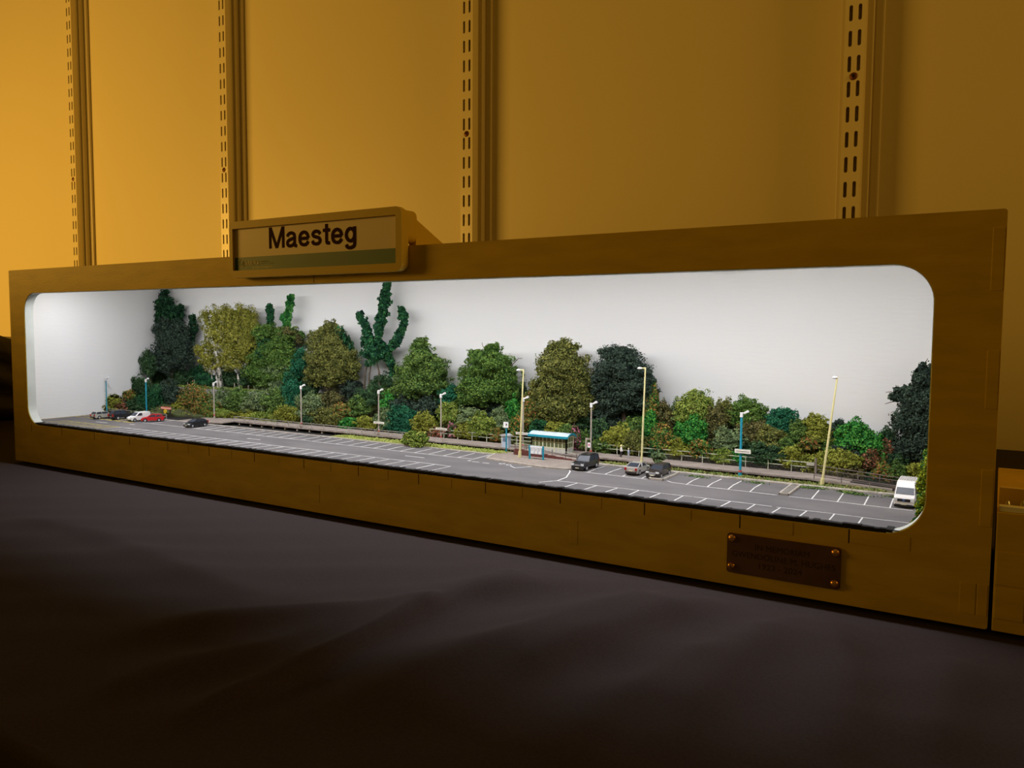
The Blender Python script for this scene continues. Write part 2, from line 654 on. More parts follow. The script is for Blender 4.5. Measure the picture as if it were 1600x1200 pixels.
for k in range(15):
    x = .0330 + .0537 * k
    if x + .0268 < WX1 + .01:
        tab(x, x + .0268, .0313, WZ0 - .0004)
for x0, x1, z0, z1 in ((.4182, .4242, .0075, .0215), (.6297, .6352, .0080, .0224), (.2065, .2125, .0070, .0210),
                       (.8327, .8393, .0058, .0206), (.8397, .8440, .0058, .0206),
                       (.8392, .8440, .1540, .1821), (.8392, .8440, .1010, .1276), (.8392, .8440, .0473, .0736)):
    tab(x0, x1, z0, z1)
M_groove = mat('joint_gap', (40, 32, 14), rough=.9)
for k in range(15):
    x = .0330 + .0537 * k
    if x < WX1:
        MB().box(x - .0007, x - .0001, -.00012, .001, .0313, WZ0 - .0002).build('joint_gap', M_groove, box)
xg = at(490, 436, Y=0).x
MB().box(xg, xg + .0005, -.00012, .001, WZ1 + .0004, .1735).build('joint_gap', M_groove, box)

# light strip fixed under the lid, just behind the front panel
M_led = mat('led_white', (250, 250, 250), rough=.5, emit=((1, .985, .97), 3.0))
strip = thing('led_strip', 'white light strip under the lid inside the display box', 'light strip', (BW / 2, .024, ZC))
MB().box(.02, .826, .019, .029, ZC - .0012, ZC).build('strip_body', mat('strip_pcb', (235, 235, 232), rough=.5), strip)
for k in range(40):
    x = .030 + k * .0202
    MB().box(x - .0016, x + .0016, .0225, .0255, ZC - .0022, ZC - .0012).build('diode', M_led, strip)
led = area_lamp('led_strip_light', (BW / 2 + .008, .024, ZC - .0026), (BW / 2 + .008, .048, .09), .762, .008, 1.10, (.985, .995, 1.05))
led.parent = strip
led.matrix_parent_inverse = Matrix.Translation(strip.location).inverted()

# bit of white wire hanging under the lid
w = MB()
pts = []
for i in range(13):
    t = i / 12
    p = at(1088 + 82 * t, 421 - 3.4 * t, Y=.155)
    pts.append((p.x, .155 + .004 * math.sin(9 * t), p.z + .0035 * math.cos(t * 12.5) + .001))
pts = [(pts[0][0] - .002, .155, pts[0][2] - .004)] + pts + [(pts[-1][0] + .002, .152, ZC)]
w.path(pts, .0006, 6)
one(w, 'hanging_wire', mat('wire_white', (245, 245, 240), rough=.4), 'thin white wire looping under the lid at the upper right of the backdrop', 'wire', smooth=True)

# ------------------------------------------------------------------ destination sign on top
M_signf = mat('sign_frame_paint', (204, 176, 62), rough=.5, spec=.3, bump=.1, bscale=300)
M_signp = mat('sign_cream', (226, 208, 176), rough=.5)
M_green = mat('sign_green', (64, 104, 84), rough=.5)
M_ink = mat('sign_brown_ink', (54, 20, 10), rough=.8, spec=.1)
M_logo = mat('sign_logo_cream', (250, 240, 200), rough=.6)
SX0, SX1, SZ0, SZ1, SY = .3400, .5085, .1728, .2150, -.0080
IX0, IX1, IZ0, IZ1 = .3437, .5035, .1782, .2096
sign = thing('destination_sign', 'framed Maesteg destination sign mounted on top of the display box', 'sign', ((SX0 + SX1) / 2, -.001, SZ0))
bm_obj(ring_panel(rounded_rect(SX0, SX1, SZ0, SZ1, .005, 6), rounded_rect(IX0, IX1, IZ0, IZ1, .0003, 1), SY, SY + .0045), 'frame', M_signf, sign, sign.location)
MB().prism(rounded_rect(SX0 + .0006, SX1 - .0004, SZ0 + .0006, SZ1 - .0006, .0052, 6), 'y', SY + .0045, -.0005).build('back_box', M_signf, sign)
IYp = SY + .0022
MB().box(IX0, IX1, IYp, IYp + .0004, .1880, IZ1).build('face', M_signp, sign)
MB().box(IX0, IX1, IYp - .0001, IYp + .0004, IZ0, .1882).build('green_band', M_green, sign)
# upper casing and raked brackets going back over the lid
MB().prism(rounded_rect(SX0 + .001, SX1 - .0006, BH + .0024, SZ1 - .0012, .0045, 6), 'y', -.0005, .0090).build('casing', M_signf, sign, bevel=.0004)
for x in (SX0 + .004, SX1 - .0072):
    MB().prism([(.0085, BH + .0002), (.0085, .2085), (.0500, BH + .0002)], 'x', x, x + .006).build('bracket', M_signf, sign, bevel=.0003)
a, b = at(420, 388, Y=IYp), at(555, 376, Y=IYp)
capz = at(422, 355, Y=IYp).z - at(422, 388, Y=IYp).z
GLYPHS = {
    'M': (.90, [[(.085, 0), (.085, 1)], [(.10, .97), (.425, .02)], [(.425, .02), (.75, .97)], [(.765, 1), (.765, 0)]]),
    'a': (.64, ['c', [(.09, .50), (.13, .60), (.27, .665), (.41, .61), (.455, .48), (.455, .30), (.455, .13), (.49, .06), (.57, .05)],
                'c', [(.45, .43), (.33, .385), (.19, .34), (.10, .26), (.10, .13), (.19, .065), (.30, .075), (.41, .14), (.455, .26)]]),
    'e': (.63, ['c', [(.08, .365), (.30, .365), (.50, .365)], 'c', [(.50, .365), (.475, .50), (.40, .61), (.29, .655), (.17, .61), (.095, .50), (.075, .365), (.095, .22), (.17, .11), (.30, .07), (.42, .11), (.50, .22)]]),
    's': (.58, ['c', [(.45, .51), (.39, .61), (.27, .65), (.15, .61), (.10, .52), (.15, .43), (.27, .385), (.40, .33), (.455, .22), (.40, .115), (.27, .07), (.13, .115), (.075, .22)]]),
    't': (.40, ['c', [(.19, .94), (.19, .50), (.19, .18), (.225, .085), (.34, .075)], [(.02, .66), (.35, .66)]]),
    'g': (.62, ['c', [(.47, .42), (.43, .56), (.29, .65), (.15, .57), (.09, .38), (.15, .19), (.29, .10), (.43, .20), (.47, .36)],
                'c', [(.475, .73), (.475, .30), (.475, .02), (.44, -.13), (.28, -.20), (.14, -.16), (.09, -.05)]]),
}


def smooth_path(pts, n=6):
    P = [Vector((p[0], p[1], 0)) for p in pts]
    out = []
    for i in range(len(P) - 1):
        p0, p1, p2, p3 = P[max(i - 1, 0)], P[i], P[i + 1], P[min(i + 2, len(P) - 1)]
        for k in range(n):
            t = k / n
            out.append(.5 * ((2 * p1) + (p2 - p0) * t + (2 * p0 - 5 * p1 + 4 * p2 - p3) * t * t + (3 * p1 - p0 - 3 * p2 + p3) * t ** 3))
    out.append(P[-1])
    return out


def stroke_text(text, x0, x1, z0, cap, wx, y, depth):
    total = sum(GLYPHS[c][0] for c in text) - .12
    kx = (x1 - x0) / total
    mb = MB()
    cur = 0.
    y_front = y
    for c in text:
        curve = False
        for pl in GLYPHS[c][1]:
            if pl == 'c':
                curve = True
                continue
            pts = smooth_path(pl) if curve else [Vector((p[0], p[1], 0)) for p in pl]
            curve = False
            y -= 1e-5
            vs = []
            for i, p in enumerate(pts):
                d = (pts[min(i + 1, len(pts) - 1)] - pts[max(i - 1, 0)])
                d = Vector((d.x * kx, d.y * cap, 0)).normalized()
                nrm = Vector((-d.y, d.x, 0)) * (wx / 2)
                for sg in (-1, 1):
                    vs.append((x0 + (cur + p.x) * kx + nrm.x * sg, y, z0 + p.y * cap + nrm.y * sg))
            n = len(vs)
            vs += [(v[0], y + depth, v[2]) for v in vs]
            fs = []
            for i in range(0, n - 2, 2):
                fs += [(i, i + 1, i + 3, i + 2), (n + i, n + i + 2, n + i + 3, n + i + 1), (i, i + 2, n + i + 2, n + i), (i + 1, n + i + 1, n + i + 3, i + 3)]
            fs += [(0, n, n + 1, 1), (n - 2, n - 1, 2 * n - 1, 2 * n - 2)]
            mb.add(vs, fs)
        cur += GLYPHS[c][0]
    return mb


stroke_text('Maesteg', a.x, b.x, at(422, 388.5, Y=IYp).z, capz, .0024, IYp - .0002, .0003).build('lettering', M_ink, sign)
# operator mark: ring with a leaf-like swirl, name and three tiny lines
p = at(379, 411.5, Y=IYp)
ring = MB()
for i in range(20):
    a0, a1 = math.radians(70 + i * 15), math.radians(70 + (i + 1) * 15)
    r = .0031
    ring.path([(p.x + r * math.cos(a0), IYp - .00012, p.z + r * math.sin(a0)), (p.x + r * math.cos(a1), IYp - .00012, p.z + r * math.sin(a1))], .00022, 4)
ring.path([(p.x - .0012, IYp - .00012, p.z - .0012), (p.x + .0002, IYp - .00012, p.z - .0002), (p.x + .0012, IYp - .00012, p.z + .0018)], [.0002, .0006, .0002], 4)
ring.path([(p.x + .0012, IYp - .00012, p.z + .0018), (p.x + .0012, IYp - .00012, p.z - .0006), (p.x + .0001, IYp - .00012, p.z - .0016)], [.0002, .0004, .0002], 4)
ring.build('emblem', M_logo, sign)
a, b = at(383.5, 415, Y=IYp), at(406, 413.5, Y=IYp)
lettering('operator_name', 'ARRIVA', M_logo, sign, (a.x, IYp - .00015, a.z), .0035, b.x - a.x, bold=.006, align='LEFT')
M_logo2 = mat('sign_logo_faint', (150, 156, 104), rough=.6)
for txt, y, x1, mt in (('Trenau Arriva Cymru', 409.6, 421, M_logo2), ('Arriva Trains Wales', 412.8, 428, M_logo2)):
    a, b = at(407.5, y, Y=IYp), at(x1, y - .6, Y=IYp)
    lettering('small_print', txt, mt, sign, (a.x, IYp - .0001, a.z), .0011, b.x - a.x, align='LEFT')
a, b = at(395, 418.4, Y=IYp), at(425, 416.6, Y=IYp)
lettering('small_print', 'gweithio dros gymru', M_logo, sign, (a.x, IYp - .0001, a.z - .0002), .0013, b.x - a.x, align='LEFT')

# ------------------------------------------------------------------ memorial plaque
M_plq = mat('dark_brass', (118, 88, 50), rough=.42, metal=.55, col2=(104, 76, 42), scale=60)
M_brass = mat('screw_brass', (226, 168, 78), rough=.28, metal=1.)
M_engr = mat('engraving', (52, 34, 18), rough=.8)
PX0, PX1, PZ0, PZ1 = .7245, .7812, .0072, .0284
plq = thing('memorial_plaque', 'dark brass memorial plaque with four screws below the window', 'plaque', ((PX0 + PX1) / 2, 0, PZ0))
MB().prism(rounded_rect(PX0, PX1, PZ0, PZ1, .0016, 5), 'y', -.0012, -.0001).build('plate', M_plq, plq, bevel=.00015)
for (sx, sz), ang in zip(((PX0 + .0026, PZ1 - .0026), (PX1 - .0026, PZ1 - .0026), (PX0 + .0026, PZ0 + .0036), (PX1 - .0026, PZ0 + .0030)), (.4, 1.2, -1.0, .1)):
    s = MB().dome((sx, -.0012, sz), .0021, .0017, n=20, rings=6).build('screw', M_brass, plq, smooth=True)
    u, v = Vector((math.cos(ang), 0, math.sin(ang))), Vector((-math.sin(ang), 0, math.cos(ang)))
    c = Vector((sx, -.0026, sz))
    if ang == -1.0:
        sl = MB().add([c + u * a * .0014 + v * b * .00022 + Vector((0, y, 0)) for y in (-.00036, 0) for a, b in ((-1, -1), (1, -1), (1, 1), (-1, 1))],
                      [(0, 1, 2, 3), (4, 5, 6, 7), (0, 1, 5, 4), (1, 2, 6, 5), (2, 3, 7, 6), (3, 0, 4, 7)])
        sl.build('slot', M_dark, s)
pcx = (PX0 + PX1) / 2
lettering('engraved_line', 'IN MEMORIAM', M_engr, plq, (pcx, -.00121, .0213), .0031, .0270, depth=.00006)
lettering('engraved_line', 'GWENDOLINE M. HUGHES', M_engr, plq, (pcx + .0003, -.00121, .0164), .0031, .0515, depth=.00006)
lettering('engraved_line', '1923 - 2024', M_engr, plq, (pcx - .0005, -.00121, .0115), .0031, .0215, depth=.00006)

# ------------------------------------------------------------------ neighbouring module at the right
mod = thing('track_module', 'low olive-brown module with an open top standing right of the display box', 'module box', (1.05, 0, 0))
MX0, MX1 = BW + .0016, 1.25
MB().box(MX0, MX1, .0, .008, 0, .0548).build('front_panel', M_box, mod, bevel=.0004)
MZB = at(1578, 735, Y=.160).z
MB().box(MX0, MX1, .160, .168, 0, MZB).build('back_panel', M_box, mod, bevel=.0004)
MB().box(MX0, MX1, .008, .160, .0460, .0500).build('deck', M_box, mod)
MB().box(MX0, MX0 + .008, .008, .160, 0, .0460).build('end_panel', M_box, mod)
MB().box(MX1 - .008, MX1, .008, .160, 0, MZB).build('end_panel', M_box, mod)
for x0, x1, z0, z1 in ((MX0 + .0006, MX0 + .0120, .006, .0205), (MX0 + .0126, MX0 + .030, .006, .0205), (MX0 + .0006, MX0 + .012, .0215, .0370)):
    MB().box(x0, x1, -.0005, .002, z0, z1).build('joint_tab', M_box, mod, bevel=.0003)
M_alu = mat('aluminium', (200, 200, 196), rough=.35, metal=.9)
al = thing('rail_track', 'bright metal track and fittings lying on the deck of the right module', 'track', (1.05, .03, .0500))
MB().box(MX0 + .0006, MX1 - .01, .0012, .0060, .0549, .0574).build('edge_strip', mat('pale_edge', (236, 236, 228), rough=.4), al, bevel=.0003)
MB().box(MX0 + .0006, MX1 - .01, .0330, .0360, .0502, .0606).build('back_strip', mat('tan_strip', (226, 206, 150), rough=.5), al, bevel=.0003)
for y in (.019, .028):
    MB().box(MX0 + .001, MX1 - .01, y, y + .0007, .0512, .0530).build('rail', M_alu, al)
M_sleep = mat('sleeper_brown', (70, 52, 38), rough=.8)
for k in range(30):
    x = MX0 + .004 + k * .0125
    MB().box(x, x + .005, .0165, .0320, .0500, .0512).build('sleeper', M_sleep, al)
for k in range(8):
    x = MX0 + .004 + k * .006
    MB().dome((x, .0125 + .003 * (k % 2), .0500), .0017, .0085, 'z', 1, 10).build('bolt_head', M_alu, al, smooth=True)
# PART2
# ------------------------------------------------------------------ the car park
M_asph = mat('asphalt', (116, 112, 112), rough=.95, spec=.15, col2=(100, 97, 98), scale=55, bump=.25, bscale=1400, contrast=(.3, .7), stretch=(.5, 1, 1))
M_line = mat('white_line_paint', (232, 232, 230), rough=.7, col2=(205, 205, 204), scale=300)
M_yel = mat('yellow_line_paint', (214, 196, 84), rough=.7, col2=(190, 172, 80), scale=300)
M_conc = mat('pale_concrete', (200, 192, 182), rough=.9, col2=(168, 160, 148), scale=220)
M_pave = mat('pavement_grey', (150, 138, 128), rough=.95, col2=(136, 124, 116), scale=260, bump=.2, bscale=1500)

cp = thing('model_car_park', 'grey asphalt model car park with white bay lines along the window', 'car park', (.42, .05, ZG - .004))
MB().box(XL + .0003, XR - .0003, TH + .0006, YB - .0003, .0065, ZG - .0006).build('board', M_black, cp)
MB().box(XL + .0003, XR - .0003, TH + .0006, .0935, ZG - .0006, ZG).box(WX0 + .0150, WX1 - .0150, .0028, TH + .0006, ZG - .0006, ZG).build('asphalt', M_asph, cp)
# ragged black front edge of the board
e = MB()
xs = np.arange(WX0 + .0098, WX1 - .0098, .0028)


def lip_z(x):
    d = max(0, WX0 + .0185 - x, x - (WX1 - .0185))
    return WZ0 + .0185 - math.sqrt(.018 ** 2 - d * d)


for i in range(len(xs) - 1):
    h = ZG + .0004 + .0006 * random.random()
    end = xs[i] < WX0 + .0152 or xs[i + 1] > WX1 - .0152
    d = TH + .0005 if end else .0030 + .0014 * random.random()
    z0 = max(WZ0 + .0008, max(lip_z(xs[i]), lip_z(xs[i + 1] + .0002)) + .0002)
    if z0 < h - .00015:
        e.box(xs[i], xs[i + 1] + .0002, .0009, d, z0, h)
    zf = WZ0 + .0185 - math.sqrt(.0185 ** 2 - max(0, WX0 + .0185 - xs[i], xs[i + 1] + .0002 - (WX1 - .0185)) ** 2) + .0001
    if zf < h - .00015:
        e.box(xs[i], xs[i + 1] + .0002, -.0002, .0002, zf, h)
tag(e.build('ragged_edge', M_black, cp), kind='stuff')

LZ = ZG + .00012
LW = .00070


def line(pts, m=None, w=LW, name='bay_line'):
    b = MB()
    for i in range(len(pts) - 1):
        a, c = Vector((*pts[i], 0)), Vector((*pts[i + 1], 0))
        d = (c - a).normalized()
        n = Vector((-d.y, d.x, 0)) * (w / 2)
        q = [a - n - d * w * .3, c - n + d * w * .3, c + n + d * w * .3, a + n - d * w * .3]
        b.add([(p.x, p.y, LZ - .0001) for p in q] + [(p.x, p.y, LZ) for p in q],
              [(4, 5, 6, 7), (0, 1, 5, 4), (1, 2, 6, 5), (2, 3, 7, 6), (3, 0, 4, 7)])
    return b.build(name, m or M_line, cp)


def wob(x0, x1, y, n=9, a=.0006):
    return [(x0 + (x1 - x0) * i / n, y + random.uniform(-a, a)) for i in range(n + 1)]


# front row, right part
line(wob(.609, .7415, .0225), name='bay_front_line')
line(wob(.7445, .809, .0222, 5), name='bay_front_line')
for k in range(13):
    x = .6230 + .0137 * k
    line([(x, .0223), (x + random.uniform(-.0012, .0002), .0075)])
# zigzag where the aisle ends
line([(.5985, .0595), (.6010, .0555), (.6085, .0355), (.609, .0225), (.602, .0120)], w=.0008, name='aisle_end_line')
# front row, left part
line(wob(.135, .5225, .0278, 20), name='bay_front_line')
for k in range(29):
    x = .5222 - .0137 * k
    line([(x, .0278), (x - .0012, .0080)])
# back row, left part
line(wob(.120, .518, .0612, 20), name='bay_front_line')
for k in range(24):
    x = .5181 - .0137 * k
    if not (.180 < x < .186):
        line([(x, .0612), (x - .0012 + random.uniform(-.0008, .0008), .0845)])
line([(.120, .0612), (.118, .0850)])
line([(.133, .0612), (.131, .0850)])
# back row, middle and right
line(wob(.601, .6540, .0590, 5), name='bay_front_line')
for x in (.6120, .6248, .6375, .6508):
    line([(x, .0590), (x - .0008, .0750), (x - .0002, .0862)])
line([(.6675, .0606), (.672, .0572), (.690, .0556), (.712, .0550), (.7365, .0546)], name='bay_front_line')
for x in (.6818, .6950, .7078, .7210):
    line([(x, .0554), (x - .0010, .0700), (x - .0004, .0858)])
line(wob(.7435, .8075, .0542, 6), name='bay_front_line')
for x in (.7560, .7698, .7837, .7966):
    line([(x, .0542), (x - .0012, .0822)])
# arrows, dashes, disabled mark
for x0, x1, y in ((.2955, .3110, .0430), (.4674, .4845, .0458), (.5240, .5290, .0520), (.5330, .5375, .0520), (.1230, .1290, .046), (.0770, .0850, .0395), (.0860, .0940, .0400)):
    line([(x0, y), (x1, y + .0004)], w=.0013 if x0 < .2 else .0009, name='lane_dash')
line([(.2985, .0422), (.2960, .0430), (.2985, .0438)], w=.0012, name='lane_arrow')
line([(.520, .0560), (.5185, .0538), (.5215, .0530)], w=.0007, name='bay_mark')
dm = MB()
for (x, y, r) in ((.5465, .0560, .0026), (.5530, .0545, .0022)):
    for i in range(9):
        a0, a1 = i * .62, (i + 1) * .62
        dm.add([(x + r * .35 * math.cos(a0), y + r * .35 * math.sin(a0), LZ), (x + r * math.cos(a0), y + r * .8 * math.sin(a0), LZ), (x + r * math.cos(a1), y + r * .8 * math.sin(a1), LZ)], [(0, 1, 2)])
dm.build('disabled_bay_mark', M_line, cp)
line([(.5560, .0520), (.5625, .0470), (.5700, .0585)], w=.0008, name='bay_mark')
# yellow hatching at the far left
for k in range(8):
    x = .045 + .0125 * k
    line([(x, .0275), (x - .004, .0175), (x - .010, .0110)], M_yel, .0011, 'yellow_hatch')
line([(.045, .0278), (.135, .0278)], M_yel, .0010, 'yellow_hatch')
line([(.020, .0120), (.030, .0090)], M_yel, .0011, 'yellow_hatch')
line([(.0115, .020), (.0125, .0660)], M_yel, .0012, 'yellow_hatch')
for k in range(6):
    x = .018 + .0155 * k
    line([(x, .0610), (x + .010, .0850)], M_yel, .0013, 'yellow_hatch')
    line([(x + .005, .0545), (x + .014, .0545)], M_yel, .0015, 'yellow_hatch')
line([(.014, .0545), (.112, .0570)], M_yel, .0011, 'yellow_hatch')

# islands between the bays
isl = [(.6555, .6655, 'narrow concrete island beside the dark car at the mid-right bays'),
       (.7372, .7432, 'narrow raised concrete island standing alone among the right bays')]
M_dirt = mat('island_fill', (128, 122, 116), rough=.95, col2=(110, 106, 100), scale=300)
for i, (x0, x1, lb) in enumerate(isl):
    t = thing('traffic_island', lb, 'kerb island', ((x0 + x1) / 2, .072, ZG), group='concrete islands between the parking bays')
    y0, y1 = (.0590, .0895) if i == 0 else (.0565, .0885)
    MB().box(x0 + .0008, x1 - .0008, y0 + .0008, y1, ZG, ZG + .0010).build('fill', M_dirt, t)
    for a, b, c, d in ((x0, x0 + .0009, y0, y1), (x1 - .0009, x1, y0, y1), (x0, x1, y0, y0 + .0009)):
        MB().box(a, b, c, d, ZG, ZG + .0013).build('kerb', M_conc, t, bevel=.0002)

# kerb and grass verge in front of the platform
kb = thing('back_kerb', 'pale concrete kerb running behind the right-hand parking bays', 'kerb', (.70, .0925, ZG))
for k in range(14):
    x0 = .604 + k * .0140
    x1 = min(x0 + .0137, .7965)
    MB().box(x0, x1, .0905, .0928, ZG, ZG + .0010).build('kerb_stone', M_conc, kb, bevel=.00015)
kb = thing('back_kerb', 'pale concrete kerb running behind the left-hand parking bays', 'kerb', (.32, .0880, ZG))
for k in range(29):
    x0 = .118 + k * .0140
    MB().box(x0, x0 + .0137, .0868, .0882, ZG, ZG + .0007).build('kerb_stone', M_conc, kb, bevel=.00015)


def np_leaves(name, pts, nrm, length, width, material, parent=None, jitter=1.0, flat=False):
    """one folded rhombus per point, facing roughly along its normal"""
    n = len(pts)
    nr = nrm + RNG.normal(0, jitter, (n, 3))
    nr /= np.linalg.norm(nr, axis=1)[:, None] + 1e-9
    rnd = RNG.normal(0, 1, (n, 3))
    u = np.cross(nr, rnd)
    u /= np.linalg.norm(u, axis=1)[:, None] + 1e-9
    w = np.cross(nr, u)
    ls = length * RNG.uniform(.6, 1.35, n)[:, None]
    ws = width * RNG.uniform(.6, 1.35, n)[:, None]
    lift = nr * ls * .18
    V = np.empty((n, 4, 3))
    V[:, 0] = pts - u * ls * .5
    V[:, 1] = pts - w * ws * .5 + lift
    V[:, 2] = pts + u * ls * .5
    V[:, 3] = pts + w * ws * .5 + lift
    V = V.reshape(-1, 3)
    V[:, 0] = np.clip(V[:, 0], XL + .0004, XR - .0004)
    V[:, 1] = np.clip(V[:, 1], TH + .0012, YB - .0003)
    V[:, 2] = np.clip(V[:, 2], ZG + .0001, ZC - .0005)
    if parent is not None:
        V = V - np.array(root_loc(parent))
    Qd = np.arange(n * 4).reshape(n, 4)
    me = np_mesh(name, V, Qd)
    return link_mesh(name, me, material, parent)


def grass(name, label, x0, x1, y0, y1, z, n, m, h=.0012):
    P = np.stack([RNG.uniform(x0, x1, n), RNG.uniform(y0, y1, n), np.full(n, z) + RNG.uniform(0, h, n)], 1)
    N = np.tile(np.array([[0, -.5, .8]]), (n, 1))
    o = np_leaves(name, P, N, .0016, .0007, m)
    o['kind'] = 'stuff'
    return o


G_lime = leaf_mat('leaf_lime', [(80, 104, 36), (110, 130, 50), (144, 154, 72)])
G_mid = leaf_mat('leaf_mid_green', [(52, 78, 34), (76, 106, 46), (104, 128, 58)])
G_olive = leaf_mat('leaf_olive', [(64, 72, 32), (92, 98, 44), (126, 126, 62)])
G_dark = leaf_mat('leaf_dark_green', [(34, 58, 38), (46, 76, 46), (64, 94, 54)])
G_conif = leaf_mat('leaf_blue_dark', [(30, 44, 38), (44, 60, 50), (64, 82, 66)])
G_teal = leaf_mat('leaf_teal', [(14, 72, 52), (24, 92, 64), (48, 110, 76)])
G_bright = leaf_mat('leaf_bright_green', [(24, 92, 36), (44, 122, 46), (84, 146, 58)])
G_ivy = leaf_mat('leaf_ivy', [(12, 52, 36), (22, 76, 46), (50, 102, 56)])
G_birch = leaf_mat('leaf_birch', [(92, 96, 30), (120, 122, 42), (152, 148, 64)])
G_moss = leaf_mat('leaf_moss', [(98, 104, 34), (124, 132, 46), (148, 150, 62)])
G_rust = leaf_mat('leaf_rust', [(52, 76, 32), (74, 96, 38), (94, 112, 44), (108, 116, 48), (124, 112, 52), (160, 108, 62)], 260)
G_brown = leaf_mat('leaf_brown_green', [(58, 62, 34), (84, 84, 44), (114, 106, 60)])
G_grey = leaf_mat('leaf_grey_green', [(74, 92, 62), (96, 116, 76), (122, 138, 92)])
G_pink = leaf_mat('petal_pink', [(58, 84, 42), (84, 96, 52), (150, 84, 104), (196, 120, 146)])
G_redb = leaf_mat('leaf_red_brown', [(62, 72, 38), (98, 72, 48), (136, 82, 62), (164, 104, 80)])
G_mix = leaf_mat('leaf_mixed', [(38, 78, 34), (56, 100, 38), (82, 116, 44), (108, 124, 50), (156, 112, 58)], 300)
G_forest = leaf_mat('leaf_forest', [(50, 80, 32), (72, 104, 40), (100, 128, 54)])

sl = one(MB().box(.345, .53, .0883, .1025, ZG - .0006, ZG + .0003), 'grass_verge', mat('verge_soil', (150, 158, 92), rough=1., col2=(126, 128, 84), scale=200), 'yellow-green grass strip before the platform left of the pavement', 'verge')
grass('grass', '', .352, .526, .0885, .1020, ZG + .0002, 4200, leaf_mat('verge_lime', [(130, 150, 62), (156, 170, 84), (168, 164, 100)], 300)).parent = sl
sl = one(MB().box(.602, XR - .03, .0928, .1035, ZG - .0006, ZG + .0003), 'grass_verge', mat('verge_soil2', (122, 112, 84), rough=1., col2=(104, 112, 70), scale=200), 'brown-green grass strip between kerb and platform at the right', 'verge')
grass('grass', '', .606, .790, .0935, .1030, ZG + .0002, 2600, leaf_mat('verge', [(86, 110, 50), (118, 134, 66), (140, 130, 80)], 400)).parent = sl
# weeds creeping over the bays
for i, (px, py, n) in enumerate(((1086, 745, 70), (1098, 747, 50), (1180, 755, 90), (1262, 763, 160), (1325, 770, 240), (1342, 774, 120), (1280, 764, 80), (1402, 778, 160))):
    p = at(px, py, Z=ZG)
    P = np.stack([p.x + RNG.normal(0, .0035, n), p.y + RNG.normal(0, .0010, n), ZG + RNG.uniform(0, .0009, n)], 1)
    o = np_leaves('weed_patch', P, np.tile(np.array([[0, -.4, .8]]), (n, 1)), .0012, .0007, G_mid)
    tag(o, ['small weeds by the first bay line right of the narrow island', 'second small tuft of weeds in the first bay right of the island', 'small weeds at the kerb of the bay left of the lone island',
            'weeds along the kerb just left of the tall right lamp post', 'longest patch of weeds, between the tall right lamp and the van', 'weeds at the kerb nearest the bay left of the van',
            'weeds at the foot of the tall right lamp post', 'weeds along the kerb at the left side of the white van'][i], 'weeds', 'weeds along the kerb', 'stuff')

# ------------------------------------------------------------------ pavement, ramp and platform
pv = thing('pavement', 'wedge of grey pavement in front of the shelter and notice board', 'pavement', (.565, .08, ZG))
poly = [(.5265, .0665), (.540, .0640), (.560, .0600), (.580, .0570), (.5965, .0600), (.6015, .0640), (.6015, .1025), (.5200, .1025), (.5200, .0880)]
MB().prism(poly, 'z', ZG, ZG + .0008).build('surface', M_pave, pv)
kpts = [(.5200, .0880), (.5265, .0665), (.540, .0640), (.560, .0600), (.580, .0570), (.5965, .0600), (.6015, .0640), (.6015, .0860)]
for i in range(len(kpts) - 1):
    a, c = Vector((*kpts[i], ZG + .0006)), Vector((*kpts[i + 1], ZG + .0006))
    MB().bar(a, c, .0012).build('kerb_stone', M_conc, pv)

M_deck = mat('platform_deck', (158, 146, 136), rough=.95, col2=(140, 128, 120), scale=150, bump=.2, bscale=900)
M_edge = mat('platform_edge', (150, 140, 134), rough=.9, col2=(112, 100, 94), scale=200)
M_wood = mat('dark_timber', (58, 46, 38), rough=.9, col2=(40, 32, 28), scale=200)
M_brick = mat('dark_red_brick', (112, 58, 50), rough=.9, col2=(92, 52, 46), scale=300)
PY0, PY1 = .1025, .1235
plat = thing('station_platform', 'long low grey station platform behind the car park', 'platform', (.47, .11, ZG))
MB().box(.205, .745, PY0, PY1, ZP - .0010, ZP).build('deck', M_deck, plat)
# ramps at both ends
MB().prism([(.745, ZP - .001), (.745, ZP), (.800, ZG + .0006), (.800, ZG - .0002)], 'y', PY0, PY1).build('end_ramp', M_deck, plat)
MB().prism([(.205, ZP - .001), (.205, ZP), (.135, ZG + .0004), (.135, ZG - .0004)], 'y', .0885, PY1 + .004).build('end_ramp', M_deck, plat)
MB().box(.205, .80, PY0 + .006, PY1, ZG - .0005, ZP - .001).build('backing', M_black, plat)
for k in range(34):
    x0 = .206 + k * .0159
    MB().box(x0, x0 + .0157, PY0 - .0006, PY0 + .0012, ZP - .0008, ZP + .00015).build('edge_beam', M_edge, plat)
    MB().box(x0 + .0060, x0 + .0075, PY0 + .0002, PY0 + .0026, ZG, ZP - .0008).build('support', M_wood if x0 > .33 else M_conc, plat)
# ramp end posts
M_tim2 = mat('weathered_rail', (128, 116, 108), rough=.9, col2=(104, 94, 90), scale=300)

# rail fence behind the platform
M_rail = mat('fence_pale_green_metal', (186, 190, 168), rough=.5)
M_rail2 = mat('fence_grey_metal', (150, 146, 140), rough=.5)


